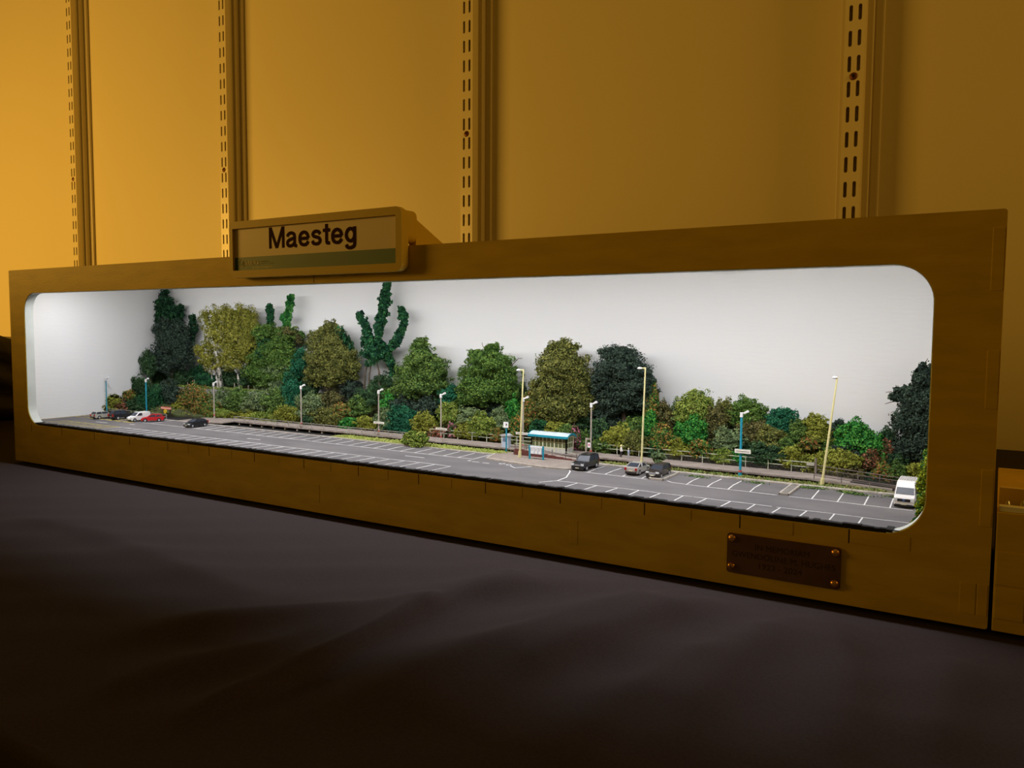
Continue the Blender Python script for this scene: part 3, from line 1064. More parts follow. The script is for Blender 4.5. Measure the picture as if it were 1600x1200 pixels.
def fence(label, x0, x1, y, zb, zt, step, mm, bars=False, z1b=None, z1t=None):
    t = thing('platform_fence', label, 'fence', ((x0 + x1) / 2, y, zb), group='railings along the platform')
    z1b = zb if z1b is None else z1b
    z1t = zt if z1t is None else z1t
    n = max(1, round((x1 - x0) / step))
    for i in range(n + 1):
        s = i / n
        x = x0 + (x1 - x0) * s
        MB().bar((x, y, zb + (z1b - zb) * s), (x, y, zt + (z1t - zt) * s), .00046).build('post', mm, t)
    MB().bar((x0, y, zt), (x1, y, z1t), .00046).build('top_rail', mm, t)
    MB().bar((x0, y, (zt + zb) / 2 + .0005), (x1, y, (z1t + z1b) / 2 + .0005), .00040).build('mid_rail', mm, t)
    if bars:
        b = MB()
        k = int((x1 - x0) / .0010)
        for i in range(k):
            s = (i + .5) / k
            x = x0 + (x1 - x0) * s
            b.bar((x, y, zb + (z1b - zb) * s + .0003), (x, y, (zt + zb) / 2 + ((z1t + z1b) - (zt + zb)) / 2 * s + .0005), .00022)
        o = b.build('infill_bars', mat('fence_bars', (90, 88, 84), rough=.6), t)
        o['kind'] = 'stuff'
    return t


FY = .1222
fence('pale railing along the back of the platform left of the shelter', .432, .5330, FY, ZP, ZP + .0068, .0150, M_rail)
fence('pale railing along the back of the platform between shelter and tall middle lamp', .5880, .640, FY, ZP, ZP + .0068, .0150, M_rail)
fence('barred pale railing along the platform from the middle lamp to the right ramp', .640, .7450, FY, ZP, ZP + .0070, .0150, M_rail, True)
fence('barred railing sloping down the right platform ramp', .7460, .7960, FY - .002, ZP, ZP + .0060, .0125, M_tim2, True, ZG + .0008, ZG + .0058)
fence('thin grey mesh railing along the left half of the platform', .205, .432, PY0 + .0006, ZP, ZP + .0048, .0150, M_rail2)
fence('sloping handrail on the front edge of the right platform ramp', .7480, .7960, PY0 + .0005, ZP, ZP + .0035, .016, M_tim2, False, ZG + .0006, ZG + .0036)
fence('low grey railing at the back of the far left parking bays', .0115, .115, .0915, ZG, ZG + .0052, .0090, M_rail2)
# post with a small box at the top of the right ramp
t = thing('ramp_post', 'wooden post with a small grey box at the top of the right ramp', 'post', (.7455, FY - .002, ZP))
MB().bar((.7455, FY - .002, ZP), (.7455, FY - .002, ZP + .0105), .0011).build('post', M_tim2, t)
MB().box(.7400, .7448, FY - .003, FY - .001, ZP + .0055, ZP + .0072).build('small_box', mat('grey_box', (168, 164, 150)), t)

# brick access ramp with steps and railings before the shelter
br = thing('access_ramp', 'dark red brick ramp with grey handrails in front of the shelter', 'ramp', (.556, .095, ZG))
MB().prism([(.5340, ZG + .0008), (.5340, ZP + .0002), (.5450, ZP + .0002), (.5880, ZG + .0009)], 'y', .0930, .1022).build('surface', M_deck, br)
def para(x):
    return .0052 if x < .5450 else .0052 - (.0052 - .0014) * (x - .5450) / (.5880 - .5450)


for r in range(8):
    zz0, zz1 = ZG + .0008 + r * .00058, ZG + .0008 + (r + 1) * .00058 - .00008
    for k in range(21):
        x0 = .5340 + k * .00265 + (.0013 if r % 2 else 0)
        if x0 + .0025 < .5885 and zz1 - ZG < para(x0 + .0025) + .0002:
            MB().box(x0, x0 + .0025, .0918, .0930, zz0, zz1).build('brick', M_brick, br)
MB().box(.5336, .5340, .0930, .1022, ZG + .0008, ZP + .0002).build('end_wall', M_brick, br)
hr = [(x, ZG + para(x)) for x in (.5350, .5450, .5560, .5670, .5780, .5870)]
for i, (x, z) in enumerate(hr):
    MB().bar((x, .0924, z - .001), (x, .0924, z + .0042), .00042).build('rail_post', M_tim2, br)
    if i:
        for dz in (.0042, .0021):
            MB().bar((hr[i - 1][0], .0924, hr[i - 1][1] + dz), (x, .0924, z + dz), .00042).build('handrail', M_rail if dz > .003 else M_tim2, br)

# ------------------------------------------------------------------ shelter, kiosk, boards
M_turq = mat('turquoise_paint', (28, 142, 166), rough=.4)
M_roofw = mat('shelter_roof_pale', (208, 220, 224), rough=.5, col2=(186, 204, 212), scale=150)
M_cream = mat('shelter_frame_cream', (202, 204, 172), rough=.5)
M_glass = mat('shelter_glass', (92, 98, 66), rough=.3, spec=.3)
M_panel = mat('shelter_panel_grey', (184, 182, 184), rough=.6)
sa, sb = at(834, 708, Z=ZP), at(893, 714.5, Z=ZP)
SX_0, SX_1, SYf, SYb = .5425, .5722, .1045, .1150
SH, SBs = .0120, .0038
sh = thing('platform_shelter', 'glazed waiting shelter with curved turquoise-edged roof on the platform', 'shelter', ((SX_0 + SX_1) / 2, SYf, ZP))
zt = ZP + SH


def wall_frame(p0, p1, n, nz, name_side):
    """framed glazed wall from p0 to p1 (x,y)"""
    a, c = Vector((*p0, 0)), Vector((*p1, 0))
    for i in range(n + 1):
        p = a.lerp(c, i / n)
        w_ = .00085 if i % 3 == 0 else .0005
        MB().bar((p.x, p.y, ZP), (p.x, p.y, zt), w_).build('mullion', M_cream, sh)
    for z in [ZP + SBs + (zt - ZP - SBs) * k / nz for k in range(nz + 1)]:
        MB().bar((a.x, a.y, z), (c.x, c.y, z), .0006).build('transom', M_cream, sh)
    d = (c - a)
    nn = Vector((-d.y, d.x, 0)).normalized() * .00015
    for i in range(n):
        p, q_ = a.lerp(c, i / n), a.lerp(c, (i + 1) / n)
        for k in range(nz):
            z0 = ZP + SBs + (zt - ZP - SBs) * k / nz
            z1 = ZP + SBs + (zt - ZP - SBs) * (k + 1) / nz
            MB().add([(p - nn)[:2] + (z0,), (q_ - nn)[:2] + (z0,), (q_ - nn)[:2] + (z1,), (p - nn)[:2] + (z1,), (p + nn)[:2] + (z0,), (q_ + nn)[:2] + (z0,), (q_ + nn)[:2] + (z1,), (p + nn)[:2] + (z1,)],
                     [(0, 1, 2, 3), (7, 6, 5, 4), (0, 4, 5, 1), (1, 5, 6, 2), (2, 6, 7, 3), (3, 7, 4, 0)]).build('pane', M_glass, sh)
    m3 = max(1, n // 3)
    for i in range(m3):
        p, q_ = a.lerp(c, i / m3), a.lerp(c, (i + 1) / m3)
        MB().bar((p.x, p.y, ZP + SBs / 2), (q_.x, q_.y, ZP + SBs / 2), .0003)
        x0, x1 = sorted((p.x, q_.x))
        y0, y1 = sorted((p.y, q_.y))
        MB().box(x0 - (.0002 if x1 - x0 < 1e-6 else -.0002), x1 + (.0002 if x1 - x0 < 1e-6 else -.0002), y0 - (.0002 if y1 - y0 < 1e-6 else -.0002), y1 + (.0002 if y1 - y0 < 1e-6 else -.0002), ZP + .0002, ZP + SBs).build('lower_panel', M_panel, sh)


wall_frame((SX_0, SYf), (SX_1, SYf), 9, 2, 'front')
wall_frame((SX_1, SYf), (SX_1, SYb), 3, 2, 'end')
wall_frame((SX_0, SYf), (SX_0, SYb), 3, 2, 'end')
MB().box(SX_0, SX_1, SYf, SYb, ZP, ZP + .0003).build('floor_slab', M_panel, sh)
rf, rf2 = [], []
for i in range(13):
    s = i / 12
    y = SYf - .0022 + (SYb - SYf + .0040) * s
    z = zt + .0002 + .0026 * math.sin(math.pi * s) ** .75
    rf.append((y, z))
poly = rf + [(y, z - .0007) for y, z in reversed(rf)]
MB().prism(poly, 'x', SX_0 - .0020, SX_1 + .0020).build('roof', M_roofw, sh)
MB().box(SX_0 - .0022, SX_1 + .0022, SYf - .0027, SYf - .0020, zt - .0008, zt + .0010).build('fascia', M_turq, sh, bevel=.0002)
for x in (SX_0 - .0022, SX_1 + .0018):
    rfo = [(y, z + .0002) for y, z in rf] + [(y, z - .0010) for y, z in reversed(rf)]
    MB().prism(rfo, 'x', x, x + .0004).build('roof_edge', M_turq, sh)
bench = MB().box(SX_0 + .003, SX_1 - .003, SYb - .004, SYb - .001, ZP + .0026, ZP + .0032).build('bench', M_wood, sh)

# kiosk
kp = at(803, 701, Z=ZP)
kx, ky = .5175, .1080
kk = thing('ticket_kiosk', 'pale blue ticket kiosk with a flat pitched cap left of the shelter', 'kiosk', (kx, ky, ZP))
MB().box(kx - .0030, kx + .0030, ky - .0022, ky + .0022, ZP, ZP + .0090).build('body', mat('kiosk_blue', (176, 188, 206), rough=.5), kk, bevel=.0002)
MB().prism([(kx - .0040, ZP + .0090), (kx + .0040, ZP + .0090), (kx + .0040, ZP + .0097), (kx + .0005, ZP + .0108), (kx - .0040, ZP + .0099)], 'y', ky - .0030, ky + .0030).build('cap', M_panel, kk)
MB().box(kx - .0016, kx + .0012, ky - .0025, ky - .0022, ZP + .0050, ZP + .0075).build('screen', mat('kiosk_screen', (110, 126, 150), rough=.3), kk)

# turquoise pole with square white sign beside the kiosk
M_signw = mat('sign_white', (240, 240, 242), rough=.4)
M_inkd = mat('sign_dark_mark', (40, 40, 44), rough=.6)
p0 = Vector((.5225, .1000, ZG + .0008))
t = thing('pole_sign', 'square white sign on a turquoise pole beside the kiosk', 'sign', p0)
q1 = at(799, 668, Y=p0.y)
MB().tube(p0, (p0.x, p0.y, q1.z), .00055).build('pole', M_turq, t)
MB().box(p0.x - .0022, p0.x + .0022, p0.y - .0009, p0.y - .0005, q1.z - .0004, q1.z + .0040).build('board', M_signw, t, bevel=.0001)
z_ = q1.z + .0018
MB().box(p0.x - .0002, p0.x + .0010, p0.y - .00105, p0.y - .0009, z_ + .0004, z_ + .0009).box(p0.x + .0006, p0.x + .0011, p0.y - .00105, p0.y - .0009, z_ - .0004, z_ + .0009).box(p0.x + .0000, p0.x + .0004, p0.y - .00105, p0.y - .0009, z_ - .0009, z_ - .0003).build('mark', M_inkd, t)

# notice board with three posters
n0, n1 = at(826, 719.5, Z=ZG + .0008), at(848.5, 720, Z=ZG + .0008)
nb = thing('notice_board', 'white notice board with three posters between two turquoise posts', 'notice board', ((n0.x + n1.x) / 2, (n0.y + n1.y) / 2, ZG + .0008))
NY = .0825
nx0, nx1 = at(827.5, 719, Y=NY).x, at(848.5, 719, Y=NY).x
nb.location = ((nx0 + nx1) / 2, NY, ZG + .0008)
for x in (nx0, nx1):
    MB().tube((x, NY, ZG + .0008), (x, NY, ZG + .0108), .00075).build('post', M_turq, nb)
MB().box(nx0, nx1, NY - .0003, NY + .0003, ZG + .0045, ZG + .0105).build('board', mat('board_blue_grey', (150, 166, 196), rough=.5), nb)
MB().box(nx0 + .0006, nx1 - .0006, NY - .0006, NY - .0003, ZG + .0093, ZG + .0103).build('header', M_signw, nb)
for k in range(3):
    w_ = (nx1 - nx0 - .002) / 3
    x0 = nx0 + .001 + k * w_
    s = MB().box(x0 + .0003, x0 + w_ - .0003, NY - .0006, NY - .0003, ZG + .0048, ZG + .0090).build('poster', M_signw, nb)
    MB().box(x0 + .0006, x0 + w_ - .0008, NY - .00065, NY - .0006, ZG + .0080, ZG + .0084).box(x0 + .0006, x0 + w_ - .0010, NY - .00065, NY - .0006, ZG + .0070, ZG + .0073).build('print', mat('poster_print', (150, 150, 160)), s)

# ------------------------------------------------------------------ lamp posts
M_lgrey = mat('lamp_post_grey', (168, 158, 148), rough=.5)
M_lhead = mat('lamp_head_white', (226, 226, 228), rough=.4)
M_ltall = mat('lamp_post_cream', (214, 206, 150), rough=.5)
M_redband = mat('red_band', (190, 80, 70), rough=.6)


def platform_lamp(base, ztop, m, label, group=None, r=.00062, band=True):
    t = thing('lamp_post', label, 'lamp post', base, group=group)
    x, y, z = base
    MB().tube((x, y, z), (x, y, ztop), r, r * .85).build('pole', m, t)
    MB().box(x - .0009, x + .0009, y - .0008, y + .0008, ztop - .0030, ztop + .0002).build('control_box', M_lhead, t, bevel=.0002)
    MB().tube((x, y, ztop - .0006), (x + .0020, y, ztop + .0002), .0004).build('arm', M_lhead, t)
    a, c = Vector((x + .0014, y, ztop - .0003)), Vector((x + .0044, y, ztop + .0012))
    d = (c - a).normalized()
    u = Vector((0, 1, 0))
    w = d.cross(u)
    vs = []
    for p, hw, hh in ((a, .0007, .0005), (c, .0010, .0008)):
        for su, sw in ((-1, -1), (1, -1), (1, 1), (-1, 1)):
            vs.append(p + u * hw * su + w * hh * sw)
    MB().add(vs, [(3, 2, 1, 0), (4, 5, 6, 7), (0, 1, 5, 4), (1, 2, 6, 5), (2, 3, 7, 6), (3, 0, 4, 7)]).build('lantern', M_lhead, t, bevel=.00015)
    if band:
        MB().tube((x, y, z), (x, y, z + .0022), r * 1.7, r * 1.5).build('base_sleeve', m, t)
        MB().tube((x, y, z + .0030), (x, y, z + .0042), r * 1.35).build('red_band', M_redband, t)
    return t


LPY = .1065
gp = 'grey platform lamp posts'
for bx_, by_, ty, lb in ((335, 655, 598, 'grey lamp post on the platform, furthest left of the grey ones'), (471, 670, 603, 'grey lamp post on the platform below the round teal bush'),
                         (592, 685, 610, 'grey lamp post carrying a white name board, left of the lone shrub'), (689, 694, 616, 'grey lamp post carrying a white name board, right of the lone shrub'),
                         (817, 702, 622, 'grey lamp post standing just behind the tall lamp by the shelter'), (923, 713, 630, 'grey lamp post behind the black car at the end of the shelter')):
    b = at(bx_, by_, Y=LPY)
    platform_lamp((b.x, LPY, ZP), at(bx_, ty, Y=LPY).z, M_lgrey, lb, gp)
b = at(1159, 740, Y=.1040)
platform_lamp((b.x, .1000, ZG + .0003), at(1162, 645, Y=.1000).z, M_turq, 'turquoise lamp post with a white name board near the right', 'turquoise lamp posts', r=.00085)
tl = 'turquoise lamp posts'
b = at(151, 640, Y=.0895)
platform_lamp((max(b.x, .0135), .0895, ZG), at(153, 590, Y=.0895).z, M_turq, 'turquoise lamp post furthest left, before the white end wall', tl, band=False)
b = at(229, 640, Y=.1040)
platform_lamp((b.x, .1040, ZG), at(230, 593, Y=.1040).z, M_turq, 'turquoise lamp post behind the small white van', tl, r=.0008)


def tall_lamp(bpx, tpx, y, zb, label, head=-1):
    b = at(*bpx, Y=y)
    tp = at(*tpx, Y=y)
    t = thing('tall_lamp_post', label, 'lamp post', (b.x, y, zb), group='tall cream lamp posts')
    MB().tube((b.x, y, zb), (tp.x, y, tp.z), .0008, .0005).build('pole', M_ltall, t)
    MB().tube((b.x, y, zb), (b.x + (tp.x - b.x) * .07, y, zb + .0045), .0013, .0012).build('base_sleeve', M_ltall, t)
    MB().tube((tp.x, y, tp.z - .0006), (tp.x + head * .0030, y, tp.z - .0006), .0004).build('arm', M_ltall, t)
    h = MB()
    h.dome((tp.x + head * .0042, y, tp.z - .0008), .0017, .0010, 'z', 1, 12)
    h.dome((tp.x + head * .0042, y, tp.z - .0008), .0017, .0008, 'z', -1, 12)
    o = h.build('lantern', M_lhead, t, smooth=True)
    return t


tall_lamp((812, 716), (818, 577), .0840, ZG + .0008, 'tall cream lamp post on the pavement before the shelter', -1)
tall_lamp((1002, 723), (1008.5, 574), .0985, ZG, 'tall cream lamp post behind the silver hatchback')
tall_lamp((1284, 757), (1308.5, 588), .0985, ZG, 'tall leaning cream lamp post near the right end', -.3)

# name boards on lamps
M_board = mat('name_board', (226, 224, 214), rough=.5)
for (x0, x1, py, lb, sl) in ((584, 600, 660, 'white station name board on the lamp post left of the lone shrub', 0), (681, 698, 669.5, 'white station name board on the lamp post right of the lone shrub', 0),
                             (806, 828, 677, 'white station name board between kiosk and shelter', 0), (1148, 1173, 704, 'white station name board with dark stripe on the turquoise right lamp', 1)):
    y = LPY - .0014 if not sl else .1000 - .0016
    a, c = at(x0, py, Y=y), at(x1, py + (1.2 if not sl else 2.6), Y=y)
    t = thing('name_board', lb, 'name board', ((a.x + c.x) / 2, y, a.z), group='station name boards')
    z = (a.z + c.z) / 2
    h = .0009 if not sl else .0013
    MB().box(a.x, c.x, y - .0002, y + .0002, z - h, z + h).build('board', M_board, t)
    MB().box(a.x + .001, c.x - .001, y - .0003, y - .0002, z - .0002, z + .0001).build('stripe', mat('board_stripe', (110, 84, 80)), t)
    MB().box((a.x + c.x) / 2 - .0005, (a.x + c.x) / 2 + .0005, y + .0002, y + .0010, z - h * .6, z + h * .6).build('clamp', M_lgrey, t)

# help point post by the end of the shelter
t = thing('help_point', 'grey double post with a small white panel right of the shelter', 'help point', (.5840, .1090, ZP))
hx = at(916, 690, Y=.1090).x
MB().bar((hx, .1090, ZP), (hx, .1090, ZP + .0125), .0011).build('post', M_lgrey, t)
MB().bar((hx, .1090, ZP + .0120), (hx + .0046, .1080, ZP + .0122), .0009).build('cross_arm', M_lgrey, t)
MB().box(hx + .0030, hx + .0052, .1052, .1056, ZP + .0062, ZP + .0098).build('panel', M_signw, t)
MB().box(hx + .0037, hx + .0045, .1050, .1052, ZP + .0074, ZP + .0090).build('mark', mat('panel_mark', (190, 60, 110)), t)
MB().dome((hx + .0052, .1030, ZP), .0012, .0022, 'z', 1, 8).build('red_cap', M_redband, t)

# barrier with red and white board and yellow wheel at the far left
bp = at(262, 641, Z=ZG)
t = thing('barrier_board', 'red and white barrier board with a yellow disc at the end of the track', 'barrier', (bp.x, .1085, ZG))
a, c = at(252, 637, Y=.1085), at(267, 637, Y=.1085)
MB().box(a.x, c.x, .1080, .1090, a.z - .0012, a.z + .0012).build('board', mat('barrier_white', (236, 200, 188), rough=.5), t)
MB().box(a.x, c.x, .1079, .1091, a.z - .0014, a.z - .0006).box(a.x, c.x, .1079, .1091, a.z + .0006, a.z + .0013).build('stripe', mat('barrier_red', (206, 84, 60), rough=.5), t)
for x in (a.x + .003, c.x - .002):
    MB().bar((x, .1088, ZG), (x, .1088, a.z), .0012).build('leg', M_wood, t)
d_ = at(258, 643, Y=.1072)
MB().tube((d_.x, .1068, d_.z), (d_.x, .1078, d_.z), .0024, n=14).build('disc', mat('barrier_yellow', (206, 180, 40), rough=.5), t)
# ------------------------------------------------------------------ embankment, stone wall
def hill_front(x):
    return .1040 + (.1250 - .1040) * min(1, max(0, (x - .055) / .09))


def hill(x, y):
    yf = hill_front(x)
    s = max(0, (y - yf) / (YB - yf))
    left = min(1, max(0, (.30 - x) / .06))
    slope = .0415 + .020 * s ** .9
    terr = .0415 + .017 * min(1, s / .5) if y < .1465 else .0680
    return slope * (1 - left) + terr * left


xs = np.concatenate([np.linspace(XL + .0002, .05, 8), np.linspace(.055, XR - .0002, 110)])
ys = np.linspace(0, 1, 16)
V = []
for t in ys:
    for x in xs:
        y = hill_front(x) + (YB - .0002 - hill_front(x)) * t
        V.append((x, y, hill(x, y) + random.uniform(-.0006, .0006) * (0 < t < 1)))
nx = len(xs)
hm = MB().add(V, [(j * nx + i, j * nx + i + 1, (j + 1) * nx + i + 1, (j + 1) * nx + i) for j in range(len(ys) - 1) for i in range(nx - 1)])
base = [(x, hill_front(x), ZG - .0004) for x in xs]
hm.add([(x, hill_front(x), hill(x, hill_front(x))) for x in xs] + base, [(i, nx + i, nx + i + 1, i + 1) for i in range(nx - 1)])
emb = one(hm, 'embankment', mat('embankment_soil', (74, 84, 44), rough=1., col2=(62, 60, 40), scale=160), 'planted bank rising behind the platform up to the white backdrop', 'embankment', smooth=True)
n = 9000
P = np.stack([RNG.uniform(XL + .002, XR - .002, n), np.zeros(n), np.zeros(n)], 1)
for k in range(n):
    yf = hill_front(P[k, 0])
    P[k, 1] = yf + (YB - .001 - yf) * RNG.random()
    P[k, 2] = hill(P[k, 0], P[k, 1]) + .0003
o = np_leaves('bank_grass', P, np.tile(np.array([[0, -.5, .8]]), (n, 1)), .0022, .0009, G_moss)
o['kind'] = 'stuff'
o.parent = emb

sw = thing('stone_wall', 'rough pale stone retaining wall under the trees at the left', 'stone wall', (.13, .1465, .0585))
MB().box(XL + .001, .262, .1466, .1500, .0560, .0676).build('core', mat('wall_mortar', (96, 96, 88), rough=1.), sw)  # plain grey mortar core behind the stones
st = MB()
for r in range(6):
    x = XL + .002
    while x < .260:
        l = random.uniform(.0018, .0042)
        z = .0572 + r * .0018
        st.box(x, x + l - .0002, .1464 - random.uniform(0, .0009), .1480, z + random.uniform(-.0002, .0002), z + .0016)
        x += l
o = st.build('stones', mat('pale_stone', (176, 174, 166), rough=.95, col2=(110, 112, 104), scale=420), sw)
o['kind'] = 'stuff'
n = 5200
P = np.stack([RNG.uniform(XL + .002, .275, n), RNG.uniform(.1455, .1600, n), np.zeros(n)], 1)
P[:, 2] = .0680 + RNG.uniform(0, .0018, n)
o = np_leaves('terrace_grass', P, np.tile(np.array([[0, -.5, .8]]), (n, 1)), .0022, .0009, leaf_mat('terrace', [(92, 116, 44), (122, 142, 60), (146, 156, 84)]))
o['kind'] = 'stuff'
o.parent = emb
ORD = ('first', 'second', 'third', 'fourth', 'fifth', 'sixth', 'seventh', 'eighth', 'ninth', 'tenth')
for k_, (px, h) in enumerate(((258, .006), (293, .007), (304, .008), (339, .005), (347, .006), (366, .007), (377, .008), (388, .006), (398, .006), (427, .005))):
    b = at(px, 598, Y=.1510)
    o = MB().bar((b.x, .1510, .0676), (b.x + random.uniform(-.0006, .0006), .1510, .0685 + h), .0007)
    one(o, 'fence_post', M_lgrey, 'thin fence post on the terrace above the stone wall, %s from the left' % ORD[k_], 'post', 'fence posts above the stone wall')

# ------------------------------------------------------------------ foliage
M_bark = mat('bark_grey_brown', (112, 98, 82), rough=.95, col2=(84, 72, 60), scale=400)
M_birchb = mat('birch_bark', (222, 216, 206), rough=.8, col2=(60, 54, 50), scale=520, contrast=(.52, .60), stretch=(1, 1, .35))


def blob_geo(px, py, rx, ry, Y, X=None):
    c = at(px, py, Y=Y) if X is None else at(px, py, X=X)
    k = per_px(c)
    d = np.array(c) - CAM
    h = math.hypot(d[0], d[1])
    co, si = d[1] / h, abs(d[0]) / h
    r = rx * k
    ryd = max(.0025, min(r * .9, YB - c.y - .0006)) if X is None else r * 3.0
    if X is None and c.y > .1235:
        ryd = max(.0022, min(ryd, (c.y - .1212) * 1.0))
    rxw = math.sqrt(max(r * r - (ryd * si) ** 2, (.45 * r) ** 2)) / max(co, .35) if X is None else .003
    return np.array(c), np.array([rxw, ryd, ry * k])


def blob_leaves(geo, n, clump=.30, jit=.16):
    c, R = geo
    nc = int(max(10, min(110, n / 42)))
    u = RNG.normal(0, 1, (nc, 3))
    u /= np.linalg.norm(u, axis=1)[:, None]
    u[:, 1] = np.where(u[:, 1] > .35, -u[:, 1], u[:, 1])
    cc = c + u * R * RNG.uniform(.55, .98, nc)[:, None]
    rr = R * clump * RNG.uniform(.7, 1.25, nc)[:, None]
    rr = np.maximum(rr, rr.mean(1)[:, None] * .55)
    idx = RNG.integers(0, nc, n)
    w = RNG.normal(0, 1, (n, 3)) + u[idx] * .9
    w /= np.linalg.norm(w, axis=1)[:, None]
    far = RNG.uniform(.7, 1.1, n) + (RNG.random(n) < .16) * RNG.uniform(0, .7, n)
    P = cc[idx] + w * rr[idx] * far[:, None]
    N = w * .8 + u[idx] * .5 + np.array([0, -.15, .25])
    return P, N


def foliage(t, name, blobs, Y, m, leaf, dens, clump=.30, X=None, grow=1.):
    Ps, Ns, Pi, Ni = [], [], [], []
    for b in blobs:
        px, py, rx, ry = b[0], b[1], b[2] * grow, b[3] * grow
        yy = Y + (b[4] if len(b) > 4 else 0)
        g = blob_geo(px, py, rx, ry, yy, X)
        n = int(math.pi * rx * ry * dens)
        P, N = blob_leaves(g, n, clump)
        Ps.append(P)
        Ns.append(N)
        ni = max(20, n // 7)
        u = RNG.normal(0, 1, (ni, 3))
        u /= np.linalg.norm(u, axis=1)[:, None]
        Pi.append(g[0] + u * g[1] * RNG.uniform(.45, .70, ni)[:, None])
        Ni.append(u)
    Ps, Ns, Pi, Ni = map(np.concatenate, (Ps, Ns, Pi, Ni))
    me_o = np_leaves(name, Ps, Ns, leaf[0], leaf[1], m, t)
    fill = np_leaves('inner_leaves', Pi, Ni, leaf[0] * 2.6, leaf[1] * 2.8, m, me_o if False else t)
    return me_o


def gz(x, y):
    return hill(x, min(y, YB)) if y > hill_front(x) else ZP


def tree(name, label, blobs, Y, m, leaf=(.0016, .0011), dens=1.75, trunk=None, tm=None, group='trees against the backdrop', clump=.215, twigs=(), extra=()):
    cx = sum(b[0] for b in blobs) / len(blobs)
    lo = max(b[1] + b[3] for b in blobs)
    p = at(cx, lo, Y=Y)
    t = thing(name, label, 'tree', (p.x, Y, gz(p.x, Y)), group=group)
    foliage(t, 'crown', blobs, Y, m, leaf, dens, clump, grow=1.1)
    for (nm, bl, mm, lf, dn) in extra:
        foliage(t, nm, bl, Y - .003, mm, lf, dn)
    for tr, r0 in (trunk or [([(cx, lo + 6), (cx, sum(b[1] for b in blobs) / len(blobs))], .0016)]):
        pts = [at(x, y, Y=Y + .001) for x, y in tr]
        pts[0].z = min(pts[0].z, gz(pts[0].x, Y))
        MB().path(pts, [r0 * (1 - .55 * i / (len(pts) - 1)) for i in range(len(pts))], 8).build('trunk', tm or M_bark, t, smooth=True)
    for tw in twigs:
        MB().path([at(x, y, Y=Y) for x, y in tw], [.0005, .0003, .0002][:len(tw)], 5).build('twig', M_bark, t)
    return t


def ivy(name, label, arms, Y, m=None, group='trees against the backdrop', leaf=(.0027, .0019), dens=.62, blobs=(), trunks=()):
    a0 = arms[0][0][-1]
    p = at(a0[0], a0[1], Y=Y)
    t = thing(name, label, 'tree', (p.x, Y, gz(p.x, Y)), group=group)
    bl = list(blobs)
    for pl, r in arms:
        L = 0
        for i in range(len(pl) - 1):
            (x0, y0), (x1, y1) = pl[i], pl[i + 1]
            n = max(1, int(math.hypot(x1 - x0, y1 - y0) / (r * .8)))
            for k in range(n):
                s = k / n
                rr = r * random.uniform(.55, 1.0)
                bl.append((x0 + (x1 - x0) * s + random.uniform(-1, 1), y0 + (y1 - y0) * s, rr, rr))
        pts = [at(x, y, Y=Y) for x, y in reversed(pl)]
        for q_ in pts:
            q_.z = min(q_.z, ZC - .0025)
            q_.x = max(q_.x, XL + .0025)
        MB().path(pts, [.0011 * (1 - .6 * i / (len(pts) - 1)) for i in range(len(pts))], 6).build('branch', M_bark, t, smooth=True)
    for tr in trunks:
        pts = [at(x, y, Y=Y - .002) for x, y in tr]
        pts[0].z = min(pts[0].z, gz(pts[0].x, Y))
        MB().path(pts, [.0010, .0008, .0006][:len(pts)], 6).build('trunk', M_bark, t, smooth=True)
    foliage(t, 'ivy_leaves', bl, Y, m or G_ivy, leaf, dens, .34)
    return t


# trees, from left to right
ivy('ivy_clad_tree', 'tall dark ivy-clad tree reaching the lid in the far left corner', [([(257, 446), (256, 470), (262, 500), (268, 540)], 11), ([(300, 497), (303, 510), (296, 540)], 8), ([(281, 482), (279, 510), (276, 540)], 9), ([(246, 482), (252, 510), (258, 540)], 9)],
    .1580, leaf_mat('leaf_dark_ivy', [(14, 44, 30), (24, 62, 38), (40, 82, 46)]), blobs=[(262, 492, 20, 18), (258, 474, 14, 14)])
tree('dark_yew_tree', 'broad blackish-green tree at the far left, in front of the ivy tree', [(262, 515, 19, 20), (278, 528, 26, 26), (259, 552, 21, 24), (288, 550, 18, 26), (270, 568, 26, 14)], .1480, G_conif, leaf=(.0016, .0009), trunk=[([(268, 600), (270, 560)], .002)])
tree('weeping_birch', 'yellow-green weeping birch with a white trunk at the left', [(331, 500, 15, 20), (358, 494, 20, 18), (380, 495, 22, 19), (394, 512, 14, 28), (348, 522, 24, 24), (322, 550, 16, 16), (334, 568, 20, 12), (376, 535, 26, 30), (368, 562, 22, 18), (392, 548, 14, 20)], .1500, G_birch, leaf=(.0014, .0009), dens=1.35, clump=.22,
     trunk=[([(346, 600), (343, 580), (340, 562), (336, 540), (331, 505)], .0024), ([(341, 566), (333, 560), (326, 556)], .0014), ([(374, 598), (372, 580), (374, 556)], .0018), ([(331, 512), (324, 513), (315, 516)], .0009)], tm=M_birchb)
tree('mixed_green_tree', 'rounded green tree between birch and teal bush', [(418, 520, 20, 14), (450, 522, 22, 14), (435, 545, 30, 18), (412, 562, 24, 20), (448, 565, 24, 20), (405, 582, 22, 14), (440, 588, 28, 14), (470, 525, 9, 8)], .1540, G_forest, extra=[('brown_patch', [(452, 520, 18, 10), (468, 528, 10, 9)], G_brown, (.0015, .001), 1.2), ('dark_patch', [(420, 540, 16, 14), (410, 556, 14, 14)], G_ivy, (.0015, .001), 1.2), ('pale_patch', [(432, 580, 20, 11), (452, 572, 12, 12)], G_grey, (.0015, .001), 1.2)])
ivy('ivy_clad_snag', 'short ivy-covered stem poking up right of the birch', [([(421, 481), (422, 497), (422, 515)], 6)], .1560)
